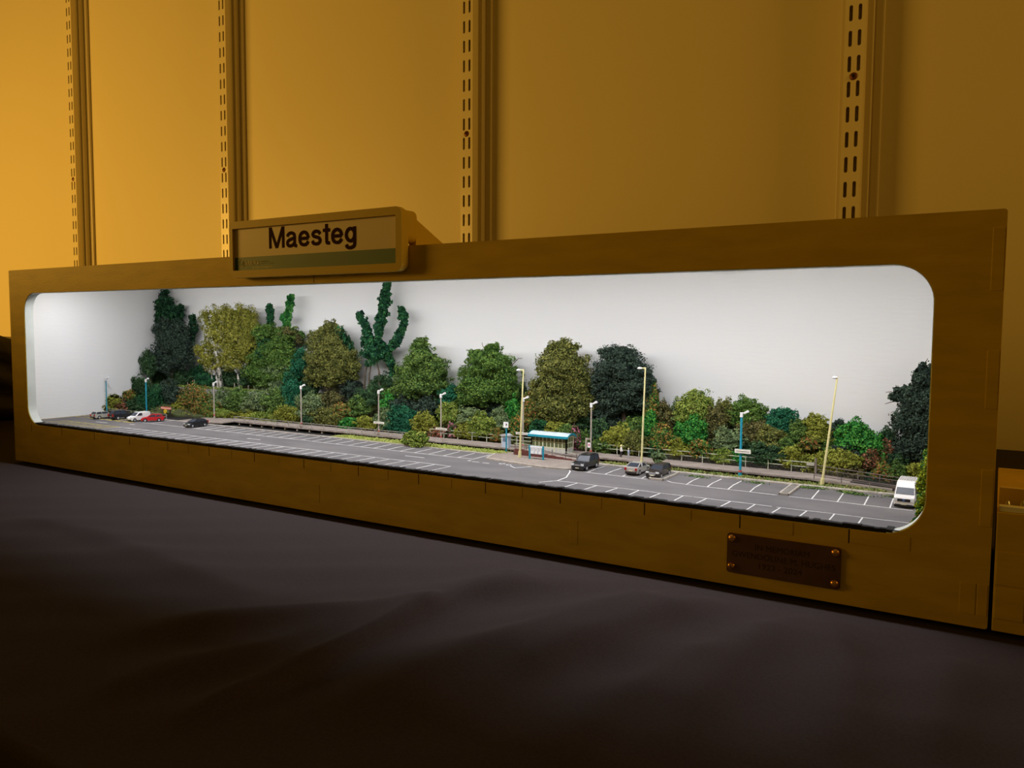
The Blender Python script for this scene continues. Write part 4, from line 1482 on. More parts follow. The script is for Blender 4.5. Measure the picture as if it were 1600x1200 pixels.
ivy('ivy_clad_snag', 'taller ivy-covered stem with a leaning top right of the birch', [([(454, 466), (452, 485), (447, 505), (450, 528), (448, 548)], 8), ([(442, 495), (447, 505), (450, 520)], 4)], .1540, leaf_mat('leaf_ivy_bright', [(24, 92, 44), (48, 122, 56), (92, 148, 70)]))
tree('olive_brown_tree', 'olive-brown tree with a peaked crown left of the three-armed ivy', [(516, 514, 16, 13), (502, 532, 20, 18), (527, 538, 24, 24), (510, 560, 28, 22), (540, 562, 22, 24), (498, 586, 20, 16), (525, 585, 24, 18), (552, 575, 12, 18)], .1490, G_olive,
     trunk=[([(533, 612), (535, 595), (530, 560)], .003)], extra=[('ivy_patch', [(532, 518, 9, 11), (541, 530, 8, 11), (548, 543, 6, 8)], G_ivy, (.0018, .0013), 1.1)])
ivy('three_armed_ivy_tree', 'tall ivy-clad tree with three arms reaching up to the lid', [([(606, 436), (604, 460), (600, 485), (592, 510), (590, 540), (588, 560)], 10), ([(563, 493), (572, 508), (580, 530), (588, 560)], 8), ([(627, 484), (632, 505), (622, 530), (606, 548), (595, 562)], 9), ([(600, 540), (612, 570), (616, 590)], 7)],
    .1540, blobs=[(585, 552, 18, 18), (575, 535, 9, 14), (596, 545, 12, 14)], trunks=[[(575, 606), (577, 585), (582, 560)], [(568, 606), (570, 585), (574, 565)], [(595, 606), (592, 580), (588, 560)]])
tree('green_cone_tree', 'mid-green cone-shaped tree right of the three-armed ivy', [(657, 541, 14, 14), (660, 560, 25, 20), (645, 585, 26, 20), (680, 582, 24, 22), (660, 602, 34, 20), (636, 606, 22, 14), (690, 605, 16, 14)], .1480, G_mid, trunk=[([(662, 640), (660, 600)], .0024)])
tree('spreading_green_tree', 'spreading dark green tree with twigs above the left platform end of the shelter', [(770, 547, 13, 13), (752, 560, 22, 14), (775, 568, 32, 18), (745, 590, 28, 20), (790, 592, 24, 24), (762, 612, 40, 20), (735, 615, 22, 18), (798, 615, 16, 20)], .1480, G_forest,
     trunk=[([(765, 655), (765, 605)], .0024)], twigs=[[(750, 560), (738, 550), (729, 546)], [(740, 590), (725, 580), (718, 574)], [(795, 575), (810, 560), (816, 560)], [(760, 550), (754, 540), (753, 535)]])
tree('tall_olive_tree', 'tall rounded olive-green tree behind the shelter', [(880, 546, 24, 16), (882, 568, 38, 24), (868, 600, 36, 26), (904, 598, 26, 28), (845, 625, 22, 22), (880, 635, 42, 22), (915, 625, 16, 20)], .1470, G_olive, trunk=[([(880, 672), (880, 620)], .0028)])
tree('dark_blue_green_tree', 'rounded dark blue-green tree right of the olive tree behind the shelter', [(970, 554, 28, 16), (975, 575, 40, 22), (950, 600, 24, 24), (990, 605, 34, 24), (1013, 598, 13, 20), (965, 625, 30, 20), (1003, 628, 20, 16)], .1480, G_conif, leaf=(.0013, .0009), trunk=[([(975, 665), (975, 620)], .0026)])
tree('dark_edge_tree', 'dark tree cut off by the right edge of the window', [(1441, 592, 16, 24), (1418, 615, 18, 14), (1436, 632, 24, 22), (1398, 620, 11, 6), (1425, 660, 26, 22), (1440, 690, 24, 28), (1415, 698, 22, 18), (1460, 640, 18, 40)], .1450, G_conif, leaf=(.0016, .0010), trunk=[([(1430, 735), (1432, 680)], .0024)],
     twigs=[[(1405, 620), (1392, 612), (1384, 613)], [(1410, 625), (1393, 628), (1383, 631)], [(1440, 575), (1446, 566), (1450, 560)]])

BUSHES = [
    # px, py, rx, ry, Y, material, label
    (172, 630, 19, 13, .1030, G_moss, 'olive-yellow bush behind the far left cars, before the white end wall'),
    (190, 636, 10, 8, .1040, G_redb, 'reddish low shrub right of the olive-yellow bush at far left'),
    (203, 617, 9, 8, .1130, G_rust, 'thin rust-coloured shrub above the black pickup at the far left'),
    (212, 634, 14, 10, .1110, G_dark, 'dark green low bush behind the small white van'),
    (223, 602, 15, 13, .1260, G_dark, 'dark green bush against the left end wall corner'),
    (240, 622, 20, 15, .1230, G_ivy, 'deep green bush behind the turquoise lamp by the white van'),
    (234, 565, 11, 18, .1360, G_dark, 'dark upright bush squeezed into the left corner below the ivy tree'),
    (268, 613, 20, 15, .1330, G_conif, 'grey-dark bush in front of the left end of the stone wall'),
    (282, 636, 12, 10, .1260, G_moss, 'moss-green bush right of the barrier board'),
    (305, 626, 22, 19, .1290, G_rust, 'rust-flecked green bush left of the first grey lamp'),
    (328, 636, 16, 13, .1270, G_mix, 'green bush with orange tips around the first grey lamp'),
    (325, 592, 16, 8, .1540, G_ivy, 'low deep green shrub under the birch'),
    (352, 620, 18, 12, .1360, G_grey, 'grey-green bush just right of the first grey lamp'),
    (378, 622, 20, 14, .1340, G_mid, 'mid-green bush below the middle of the stone wall'),
    (404, 627, 22, 14, .1330, G_grey, 'pale grey-green bush below the stone wall right of its middle'),
    (434, 625, 20, 14, .1340, G_mid, 'mid-green bush below the right end of the stone wall'),
    (345, 645, 18, 7, .1270, G_lime, 'low lime strip bush at the foot of the first grey lamp'),
    (382, 649, 22, 7, .1270, G_moss, 'low moss-coloured bush behind the left mesh railing'),
    (420, 650, 22, 7, .1270, G_lime, 'low lime bush behind the left mesh railing, nearer the second grey lamp'),
    (452, 644, 18, 10, .1290, G_moss, 'yellow-green bush at the left foot of the second grey lamp'),
    (458, 612, 15, 24, .1380, G_teal, 'dark teal bush left of the second grey lamp'),
    (474, 564, 15, 17, .1500, G_teal, 'round teal bush between the mixed green tree and olive-brown tree'),
    (438, 603, 14, 8, .1480, G_grey, 'small pale bush on the right end of the terrace'),
    (488, 632, 20, 15, .1340, G_grey, 'light grey-green bush right of the second grey lamp'),
    (516, 626, 18, 12, .1390, G_brown, 'brownish bush under the olive-brown tree'),
    (512, 650, 22, 11, .1270, G_olive, 'olive bush behind the railing under the olive-brown tree'),
    (536, 642, 13, 12, .1300, G_rust, 'orange-brown bush under the olive-brown tree'),
    (486, 656, 12, 7, .1260, G_dark, 'small dark bush behind the railing right of the second grey lamp'),
    (545, 661, 12, 8, .1260, G_bright, 'vivid green low bush left of the third grey lamp'),
    (560, 634, 16, 13, .1360, G_mid, 'mid-green bush below the three-armed ivy tree'),
    (573, 659, 16, 8, .1260, G_moss, 'moss-yellow low bush at the third grey lamp'),
    (578, 618, 18, 12, .1430, G_dark, 'dark bush around the stems of the three-armed ivy tree'),
    (607, 627, 13, 11, .1400, G_bright, 'bright green bush right of the third grey lamp head'),
    (603, 652, 14, 13, .1290, G_grey, 'grey-green bush between the third grey lamp and teal bush'),
    (630, 654, 20, 17, .1270, G_teal, 'large round teal bush behind the lone shrub'),
    (632, 626, 20, 11, .1440, G_conif, 'blackish bush under the left side of the green cone tree'),
    (665, 635, 20, 12, .1400, G_conif, 'dark bush under the green cone tree'),  # leaves in the dark blue-green tone
    (664, 661, 18, 13, .1290, G_moss, 'yellow-green bush left of the fourth grey lamp'),
    (678, 675, 13, 7, .1255, G_redb, 'pink-brown low shrub beneath the fourth name board'),
    (706, 671, 9, 9, .1260, G_pink, 'small pink-flowered shrub right of the fourth grey lamp'),
    (702, 618, 14, 13, .1440, G_teal, 'teal bush between the green cone tree and spreading tree'),
    (708, 645, 18, 14, .1340, G_lime, 'lime-green bush right of the fourth grey lamp head'),
    (733, 650, 18, 13, .1340, G_grey, 'pale green bush below the spreading green tree'),
    (728, 671, 16, 11, .1270, G_moss, 'moss-yellow bush behind the pale railing, left part'),
    (755, 664, 20, 15, .1280, G_lime, 'yellow-lime bush behind the pale railing under the spreading tree'),
    (778, 678, 11, 9, .1255, G_rust, 'orange-tipped shrub left of the kiosk'),
    (784, 656, 14, 15, .1330, G_grey, 'grey-green bush above the kiosk'),
    (803, 638, 10, 16, .1400, G_bright, 'bright green climber left of the tall lamp by the shelter'),
    (808, 664, 12, 15, .1300, G_mix, 'mixed green and orange bush behind the kiosk'),
    (830, 642, 13, 20, .1360, G_rust, 'orange-flecked bush right of the lamp by the shelter'),
    (843, 667, 13, 10, .1290, G_ivy, 'deep green bush behind the left end of the shelter roof'),
    (872, 668, 20, 9, .1340, G_moss, 'moss-green bush above the shelter roof'),
    (885, 672, 12, 9, .1280, G_mid, 'green bush behind the right end of the shelter roof'),
    (900, 684, 9, 15, .1250, G_pink, 'pink-flowered bush at the right end of the shelter'),
    (912, 688, 8, 12, .1270, G_mid, 'green bush just right of the pink flowers'),
    (938, 672, 15, 13, .1350, G_dark, 'dark bush right of the last grey lamp'),
    (945, 695, 16, 9, .1260, G_mid, 'low green bush behind the railing left of the two people'),
    (966, 682, 20, 15, .1290, G_moss, 'moss-green bush behind the two people'),
    (992, 690, 16, 14, .1270, G_olive, 'olive bush left of the tall middle lamp'),
    (990, 665, 18, 11, .1390, G_mid, 'green bush under the dark blue-green tree'),
    (1020, 630, 10, 22, .1440, G_mix, 'orange-tipped climber right of the tall middle lamp head'),
    (1016, 662, 10, 18, .1350, G_bright, 'narrow bright green bush right of the tall middle lamp'),
    (1038, 650, 12, 20, .1450, G_brown, 'brown-green bush right of the orange-tipped climber'),
    (1038, 684, 18, 16, .1300, G_mix, 'green and russet bush above the dark car'),
    (1027, 706, 14, 8, .1250, G_dark, 'low dark bush behind the railing above the dark car'),
    (1086, 635, 25, 20, .1480, G_lime, 'large light-green bush with stick ends at the right of centre'),
    (1060, 642, 12, 14, .1500, G_grey, 'feathery pale bush left of the large light-green bush'),
    (1082, 672, 20, 19, .1380, G_bright, 'vivid green bush below the large light-green bush'),
    (1060, 700, 15, 12, .1270, G_moss, 'yellowish bush behind the railing right of the dark car'),
    (1095, 700, 16, 11, .1270, G_mix, 'green and russet low bush right of the yellowish bush'),
    (1118, 664, 16, 24, .1440, G_brown, 'brown-green bush right of the vivid green bush'),
    (1136, 643, 16, 17, .1530, G_olive, 'olive bush against the backdrop left of the right turquoise lamp'),
    (1168, 644, 22, 18, .1520, G_forest, 'green pointed bush behind the head of the right turquoise lamp'),
    (1140, 685, 20, 14, .1360, G_grey, 'pale green bush left of the right turquoise lamp'),
    (1130, 711, 18, 9, .1260, G_lime, 'lime-green low bush left of the right turquoise lamp'),
    (1156, 714, 10, 8, .1255, G_bright, 'small bright bush at the foot of the right turquoise lamp'),
    (1178, 672, 22, 14, .1440, G_brown, 'brownish bush right of the right turquoise lamp'),
    (1221, 655, 23, 17, .1530, G_teal, 'teal bush against the backdrop right of the turquoise lamp'),
    (1205, 684, 22, 14, .1390, G_olive, 'olive-brown bush below the teal bush at right'),
    (1195, 709, 28, 13, .1270, G_dark, 'wide dark green bush right of the name board'),
    (1234, 712, 16, 13, .1280, G_moss, 'moss-yellow bush left of the ramp post'),
    (1246, 678, 16, 16, .1450, G_mid, 'mid-green bush between the teal bush and tall right lamp'),
    (1272, 670, 22, 17, .1500, G_moss, 'yellowish bush with russet tips left of the tall right lamp'),
    (1266, 693, 14, 10, .1420, G_rust, 'russet shrub below the yellowish bush at right'),
    (1307, 676, 14, 16, .1540, G_conif, 'grey-dark bush just right of the tall right lamp'),
    (1340, 681, 26, 19, .1480, G_bright, 'largest vivid green bush near the right end'),
    (1366, 698, 14, 14, .1420, G_bright, 'smaller vivid green bush below the largest one at right'),
    (1298, 722, 34, 16, .1310, G_moss, 'wide moss-brown bush behind the right ramp'),
    (1322, 706, 20, 10, .1400, G_conif, 'dark strip of bush above the wide moss-brown bush'),
    (1338, 738, 15, 10, .1270, G_brown, 'brown bush at the lower end of the right ramp'),
    (1360, 720, 12, 14, .1340, G_redb, 'red-brown shrub right of the wide moss-brown bush'),
    (1385, 704, 10, 14, .1420, G_redb, 'red-brown shrub left of the dark edge tree'),
    (1380, 740, 15, 14, .1270, G_rust, 'orange and green bush left of the white van roof'),
    (1357, 750, 12, 8, .1255, G_ivy, 'deep green low bush by the end of the ramp'),
    (1402, 738, 13, 14, .1270, G_mid, 'green bush behind the white van roof'),
    (1426, 738, 14, 12, .1290, G_moss, 'moss-green bush under the dark edge tree'),
    (246, 588, 14, 12, .1540, G_dark, 'dark understorey bush below the far left corner trees'),
    (286, 588, 18, 11, .1560, G_dark, 'dark understorey bush below the blackish-green tree'),
    (312, 585, 14, 12, .1590, G_ivy, 'dark understorey bush left of the birch trunk'),
    (360, 588, 16, 11, .1590, G_dark, 'dark understorey bush right of the birch trunk'),
    (388, 590, 16, 10, .1580, G_dark, 'dark understorey bush below the right side of the birch'),
    (415, 594, 18, 9, .1560, G_mid, 'green understorey bush below the mixed green tree'),
    (455, 592, 16, 14, .1560, G_dark, 'dark understorey bush left below the teal bush'),
    (484, 600, 14, 16, .1500, G_dark, 'dark understorey bush left of the olive-brown tree trunk'),
    (550, 605, 18, 13, .1540, G_conif, 'blackish understorey bush right of the olive-brown tree trunk'),
    (598, 600, 16, 14, .1570, G_dark, 'dark understorey bush behind the three-armed ivy stems'),
    (612, 618, 14, 12, .1530, G_mid, 'green understorey bush left of the green cone tree'),
    (690, 632, 18, 12, .1500, G_dark, 'dark understorey bush right below the green cone tree'),
    (728, 634, 18, 11, .1520, G_conif, 'blackish understorey bush below the spreading green tree'),
    (768, 640, 24, 12, .1500, G_conif, 'blackish understorey bush around the spreading tree trunk'),
    (812, 622, 12, 18, .1560, G_dark, 'dark understorey bush between spreading tree and olive tree'),
    (868, 655, 24, 12, .1500, G_conif, 'blackish understorey bush behind the shelter under the olive tree'),
    (912, 655, 16, 13, .1500, G_dark, 'dark understorey bush between olive and dark blue-green trees'),
    (950, 650, 22, 13, .1510, G_conif, 'blackish understorey bush left under the dark blue-green tree'),
    (1000, 650, 16, 14, .1540, G_dark, 'dark understorey bush right under the dark blue-green tree'),
    (1052, 665, 16, 14, .1500, G_dark, 'dark bush behind the russet bush right of the middle lamp'),
    (1105, 650, 12, 16, .1560, G_mid, 'green bush behind the large light-green bush'),
    (1190, 660, 16, 16, .1570, G_mid, 'green bush between pointed green bush and teal bush at right'),
    (1160, 695, 14, 12, .1380, G_dark, 'dark bush just behind the right turquoise lamp pole'),
    (1225, 695, 16, 10, .1360, G_mid, 'green bush behind the moss-yellow bush left of the ramp post'),
    (1290, 695, 16, 12, .1480, G_mid, 'green bush behind the tall right lamp pole'),
    (1372, 722, 14, 12, .1390, G_mid, 'green bush among the red-brown shrubs at right'),
    (1400, 722, 14, 14, .1400, G_dark, 'dark bush below the left side of the dark edge tree'),
    (1386, 684, 12, 12, .1550, G_dark, 'dark bush between the vivid green bush and dark edge tree'),
    (1392, 757, 9, 6, .1250, G_pink, 'tiny pink shrub left of the white van roof'),
]
for px, py, rx, ry, Y, m_, lb in BUSHES:
    rx, ry = rx * 1.38, ry * 1.34
    c = at(px, py + ry, Y=Y)
    t = thing('bush', lb, 'bush', (c.x, Y, gz(c.x, Y)), group='bushes on the bank')
    big = m_ in (G_bright, G_mix, G_rust, G_pink)
    sub = [(px + rx * random.uniform(-.42, -.25), py + ry * random.uniform(0, .25), rx * .62, ry * .75), (px + rx * random.uniform(.22, .42), py + ry * random.uniform(-.05, .25), rx * .62, ry * .75), (px + rx * random.uniform(-.15, .15), py - ry * .15, rx * .65, ry * .85), (px, py + ry * .5, rx * .9, ry * .6)]
    foliage(t, 'leaves', sub, Y, m_, (.0015, .0011) if big else (.0015, .0009), 1.4, .27)
    MB().path([(c.x, Y + .001, gz(c.x, Y) - .0003), (c.x, Y + .001, max(gz(c.x, Y) + .002, at(px, py, Y=Y).z))], [.0007, .0004], 6).build('stem', M_bark, t)

# lone shrubs away from the bank
p = at(650, 697, Y=.0880)
t = thing('shrub', 'lone round green shrub at the kerb left of the fourth grey lamp', 'bush', (p.x, .0880, ZG))
foliage(t, 'leaves', [(636, 684, 9, 9), (650, 682, 12, 9), (662, 686, 9, 9), (650, 689, 18, 8)], .0880, G_lime, (.0015, .0011), 2.0, .32)
MB().path([(p.x, .0885, ZG), (p.x, .0885, ZG + .005)], [.0008, .0004], 6).build('stem', M_bark, t)
p = at(1027, 725, Y=.0960)
t = thing('shrub', 'thin feathery shrub growing behind the dark car', 'bush', (p.x, .0960, ZG))
foliage(t, 'leaves', [(1024, 712, 7, 8), (1033, 713, 7, 7), (1028, 720, 8, 7)], .0960, G_grey, (.0014, .0005), 1.6, .34)
MB().path([(p.x, .0965, ZG), (p.x, .0965, ZG + .005)], [.0006, .0003], 6).build('stem', M_bark, t)
# hedge against the right end of the window
p = at(1443, 800, Y=.018)
t = thing('hedge', 'upright yellow-green hedge at the right end of the window', 'hedge', (p.x, p.y, ZG))
foliage(t, 'leaves', [(1449, 712, 5, 14, .020), (1446, 735, 7, 18, .014), (1443, 760, 9, 20, .008), (1443, 785, 10, 18, .003), (1441, 805, 9, 12), (1432, 815, 7, 5)], .0170, leaf_mat('leaf_hedge', [(28, 96, 48), (112, 140, 30), (160, 168, 40)], 160), (.0011, .0008), 3.2, .3)

# low brick edging by the van
t = thing('brick_edging', 'low red brick edging left of the white van', 'brick wall', (.795, .1000, ZG))
for k in range(7):
    for r in range(2):
        x0 = .7915 + k * .0028 + (.0013 if r else 0)
        MB().box(x0, x0 + .0026, .1045, .1058, ZG + r * .0009, ZG + r * .0009 + .0008).build('brick', M_brick, t)

# ------------------------------------------------------------------ vehicles
S = 1 / 195
M_tyre = mat('tyre_black', (28, 28, 30), rough=.8)
M_hub = mat('hub_silver', (196, 196, 200), rough=.35, metal=.6)
M_cgl = mat('car_glass', (52, 58, 68), rough=.3, spec=.3)
M_lampc = mat('headlamp_clear', (226, 230, 234), rough=.2)
M_lampr = mat('tail_lamp_red', (176, 34, 30), rough=.3)
M_trim = mat('bumper_black', (34, 34, 36), rough=.6)
M_plate = mat('number_plate', (230, 226, 196), rough=.5)


def sect(poly, hw, W):
    """body from a side profile (x,z); hw(z) gives the half width at height z"""
    n = len(poly)
    cx = sum(p[0] for p in poly) / n
    cz = sum(p[1] for p in poly) / n
    rows = []
    for s, ins in ((-1, .93), (-.9, 1.), (.9, 1.), (1, .93)):
        rows.append([((cx + (x - cx) * ins) * S, s * hw(z) * S, (cz + (z - cz) * ins) * S) for x, z in poly])
    vs = [p for r in rows for p in r]
    fs = [(k * n + i, k * n + (i + 1) % n, (k + 1) * n + (i + 1) % n, (k + 1) * n + i) for k in range(3) for i in range(n)]
    fs += [tuple(range(n)), tuple(reversed(range(3 * n, 4 * n)))]
    return MB().add(vs, fs)


def vehicle(name, label, x, y, front, col, body, W, gh=None, wheels=(), wr=.33, belt=None, panes=(), lamps=(), tails=(), roof_tint=None, extras=None, metal=.3):
    """front=-1: nose towards the viewer (-Y); front=1: tail towards the viewer"""
    t = thing(name, label, 'van' if 'van' in name else 'car', (x, y, ZG), math.radians(-90 if front == -1 else 90 if front == 1 else front), group='model vehicles in the car park')
    mb = mat('car_paint_' + name, col, rough=.28, metal=metal, coat=.3)
    top = max(z for _, z in body)
    bz = belt or top

    def hw(z):
        return W / 2 * (1 if z <= bz * 1.02 else 1 - .10 * (z - bz) / max(.1, 1.2))
    sect(body, hw, W).build('body', mb, t, local=True)
    if gh:
        (xr0, xf0, xr1, xf1, z0, z1) = gh
        b0, b1 = W / 2 * .94, W / 2 * .78
        lo = [(xr0, -b0, z0), (xf0, -b0, z0), (xf0, b0, z0), (xr0, b0, z0)]
        hi = [(xr1, -b1, z1), (xf1, -b1, z1), (xf1, b1, z1), (xr1, b1, z1)]
        sv = lambda L: [(a * S, b * S, c * S) for a, b, c in L]
        MB().add(sv(lo) + sv(hi), [(3, 2, 1, 0), (4, 5, 6, 7), (0, 1, 5, 4), (1, 2, 6, 5), (2, 3, 7, 6), (3, 0, 4, 7)]).build('windows', M_cgl, t, local=True)
        rb = [(xr1 - .06, -b1 - .03, z1 - .03), (xf1 + .06, -b1 - .03, z1 - .03), (xf1 + .06, b1 + .03, z1 - .03), (xr1 - .06, b1 + .03, z1 - .03)]
        rt = [(xr1 + .12, -b1 + .12, z1 + .06), (xf1 - .15, -b1 + .12, z1 + .06), (xf1 - .15, b1 - .12, z1 + .06), (xr1 + .12, b1 - .12, z1 + .06)]
        MB().add(sv(rb) + sv(rt), [(3, 2, 1, 0), (4, 5, 6, 7), (0, 1, 5, 4), (1, 2, 6, 5), (2, 3, 7, 6), (3, 0, 4, 7)]).build('roof', mb, t, local=True)
        for s in (-1, 1):
            for xa, xb in ((xr0, xr1), (xf0, xf1), ((xr0 + xf0) / 2 - .1, (xr1 + xf1) / 2 - .1)):
                MB().bar((xa * S, s * b0 * 1.01 * S, z0 * S), (xb * S, s * b1 * 1.03 * S, z1 * S), .10 * S).build('pillar', mb, t, local=True)
    for pn in panes:
        c = sum((Vector(p) for p in pn), Vector()) / len(pn)
        nv = (Vector(pn[1]) - Vector(pn[0])).cross(Vector(pn[2]) - Vector(pn[0])).normalized() * .02
        MB().add([tuple((Vector(p) - nv) * S) for p in pn] + [tuple((Vector(p) + nv) * S) for p in pn],
                 [(3, 2, 1, 0), (4, 5, 6, 7), (0, 1, 5, 4), (1, 2, 6, 5), (2, 3, 7, 6), (3, 0, 4, 7)]).build('window_pane', M_cgl, t, local=True)
    for wx in wheels:
        for s in (-1, 1):
            yw = s * (W / 2 - .10)
            arch = MB().tube((wx * S, (yw - s * .1) * S, wr * S * 1.05), (wx * S, (s * (W / 2 + .005)) * S, wr * S * 1.05), wr * 1.2 * S, n=14).build('wheel_arch', M_trim, t, local=True)
            w_ = MB().tube((wx * S, (yw - .1) * S, wr * S), (wx * S, (yw + .1 + s * .03) * S, wr * S), wr * S, n=16).build('wheel', M_tyre, t, local=True)
            MB().tube((wx * S, (yw + s * .12) * S, wr * S), (wx * S, (yw + s * .16) * S, wr * S), wr * .62 * S, wr * .5 * S, n=12).build('hub_cap', M_hub, w_, local=True)
    xf, xr = max(p[0] for p in body), min(p[0] for p in body)
    for lst, mm, nm, xx in ((lamps, M_lampc, 'headlamp', xf), (tails, M_lampr, 'tail_lamp', xr)):
        for (yy, zz, hy, hz, dx) in lst:
            for s in (-1, 1):
                xa = xx - dx if nm == 'headlamp' else xx + dx
                MB().box((xa - .12) * S, (xa + .05) * S, (s * yy - hy) * S, (s * yy + hy) * S, (zz - hz) * S, (zz + hz) * S).build(nm, mm, t, bevel=.00006, local=True)
    MB().box((xf - .10) * S, (xf + .03) * S, -W * .44 * S, W * .44 * S, .24 * S, .44 * S).build('front_bumper', M_trim, t, local=True)
    MB().box((xr - .03) * S, (xr + .10) * S, -W * .44 * S, W * .44 * S, .26 * S, .46 * S).build('rear_bumper', M_trim, t, local=True)
    MB().box((xf + .02) * S, (xf + .05) * S, -.26 * S, .26 * S, .40 * S, .51 * S).build('number_plate', M_plate, t, local=True)
    MB().box((xr - .05) * S, (xr - .02) * S, -.26 * S, .26 * S, .58 * S, .70 * S).build('number_plate', M_plate, t, local=True)
    if extras:
        extras(t, mb, xf, xr)
    return t


def grille(y0, z0, z1, m_=None):
    def f(t, mb, xf, xr):
        MB().box((xf - .06) * S, (xf + .025) * S, -y0 * S, y0 * S, z0 * S, z1 * S).build('grille', m_ or M_trim, t, local=True)
    return f


hatch = [(-2.0, .28), (-2.08, .60), (-1.95, .98), (-1.6, 1.02), (.95, 1.0), (1.85, .82), (2.02, .62), (2.0, .28)]
estate = [(-2.2, .28), (-2.25, .62), (-2.18, .98), (-1.9, 1.02), (1.0, 1.0), (2.0, .84), (2.2, .62), (2.18, .28)]
suv = [(-2.35, .42), (-2.42, .75), (-2.36, 1.12), (-1.9, 1.16), (1.05, 1.14), (2.15, 1.08), (2.38, .92), (2.36, .42)]

vehicle('estate_car', 'silver estate car furthest left, behind the black pickup', .0534, .0613, 1, (190, 188, 176), estate, 1.75, (-2.1, .95, -1.75, .15, .98, 1.46), (-1.35, 1.38), lamps=[(.62, .72, .2, .1, .05)], tails=[(.70, .82, .12, .18, 0)])
vehicle('pickup_car', 'black off-road car at far left with red tail lamp towards the window', .0750, .0685, 1, (44, 44, 48), suv, 1.85, (-2.2, .75, -2.0, .10, 1.12, 1.78), (-1.45, 1.45), wr=.37, tails=[(.76, .95, .12, .26, -.02)], lamps=[(.65, .9, .18, .12, .03)])
vehicle('small_van', 'small white van at the left beside the red car', .1046, .0672, -1, (232, 232, 230), [(-2.05, .28), (-2.1, .7), (-2.05, 1.70), (-1.85, 1.80), (.15, 1.80), (.45, 1.74), (1.15, 1.12), (1.85, .92), (2.05, .66), (2.02, .28)], 1.72, None, (-1.3, 1.35), belt=1.1, metal=0.,
        panes=[[(.50, -.66, 1.72), (.50, .66, 1.72), (1.14, .72, 1.16), (1.14, -.72, 1.16)], [(-.25, .86, 1.12), (.85, .86, 1.12), (.42, .82, 1.62), (-.25, .82, 1.62)], [(-.25, -.86, 1.12), (-.25, -.82, 1.62), (.42, -.82, 1.62), (.85, -.86, 1.12)]], lamps=[(.62, .80, .17, .1, .04)], tails=[(.76, 1.0, .08, .2, 0)])
vehicle('hatchback_car', 'bright red hatchback at the left beside the small white van', .1207, .0718, -128.5, (196, 30, 34), hatch, 1.68, (-1.9, .85, -1.35, .15, .98, 1.42), (-1.22, 1.25), lamps=[(.58, .70, .18, .1, .05)], tails=[(.66, .8, .12, .14, 0)], metal=.05)
vehicle('compact_car', 'black compact car alone in the left bays beside the platform ramp', .1916, .0694, -1, (40, 41, 44), [(-2.0, .28), (-2.1, .65), (-1.98, 1.05), (-1.6, 1.08), (.9, 1.02), (1.85, .78), (2.1, .58), (2.08, .28)], 1.72, (-1.9, 1.10, -1.2, .05, 1.02, 1.46), (-1.3, 1.32), lamps=[(.62, .68, .2, .1, .10)], tails=[(.7, .9, .1, .2, 0)])


def disco(t, mb, xf, xr):
    grille(.42, .74, .92, M_hub)(t, mb, xf, xr)
    MB().tube(((xr - .02) * S, 0, 1.05 * S), ((xr - .20) * S, 0, 1.05 * S), .36 * S, n=16).build('spare_wheel', M_tyre, t, local=True)
    for s in (-1, 1):
        MB().bar((-1.9 * S, s * .62 * S, 1.93 * S), (.0 * S, s * .62 * S, 1.93 * S), .06 * S).build('roof_rail', M_trim, t, local=True)


vehicle('off_road_car', 'black boxy off-road car parked at the end of the shelter', .6045, .0712, -1, (42, 41, 42), suv, 1.92, (-2.3, .85, -2.15, .25, 1.12, 1.86), (-1.45, 1.5), wr=.38, lamps=[(.70, .88, .2, .13, .02)], tails=[(.8, 1.0, .08, .3, 0)], extras=disco)
vehicle('liftback_car', 'silver liftback car seen from behind, next to the dark car', .6410, .0757, 1, (186, 182, 176), [(-2.15, .28), (-2.22, .62), (-2.12, 1.02), (-1.9, 1.10), (-1.3, 1.06), (1.0, .98), (1.95, .78), (2.2, .58), (2.18, .28)], 1.74, (-2.0, 1.15, -.75, .25, 1.02, 1.46), (-1.32, 1.38), lamps=[(.6, .7, .18, .1, .05)], tails=[(.72, .86, .12, .16, 0)])
vehicle('family_car', 'dark brown-black car right of the silver liftback', .6570, .0727, -1, (56, 46, 44), [(-2.2, .28), (-2.25, .62), (-2.18, 1.02), (-1.9, 1.06), (1.0, 1.04), (2.05, .92), (2.22, .66), (2.2, .28)], 1.80, (-2.1, .95, -1.8, .2, 1.0, 1.52), (-1.35, 1.38), wr=.34, lamps=[(.66, .80, .2, .1, .04)], tails=[(.72, .9, .1, .2, 0)], extras=grille(.42, .5, .82, M_hub))


def transit(t, mb, xf, xr):
    grille(.62, .72, 1.02)(t, mb, xf, xr)
    MB().dome(((xf + .03) * S, 0, .90 * S), .13 * S, .03 * S, 'x', 1, 12).build('badge', mat('badge_blue', (70, 96, 150), rough=.3), t, local=True)
    for k in range(7):
        yy = -.66 + k * .22
        MB().box(-2.4 * S, .25 * S, (yy - .035) * S, (yy + .035) * S, 2.60 * S, 2.67 * S).build('roof_rib', mat('roof_rib_grey', (186, 182, 178), rough=.5), t, local=True)
    for s in (-1, 1):
        MB().box(1.30 * S, 1.42 * S, (s * 1.16 - .09) * S, (s * 1.16 + .09) * S, 1.50 * S, 1.78 * S).build('wing_mirror', M_trim, t, local=True)


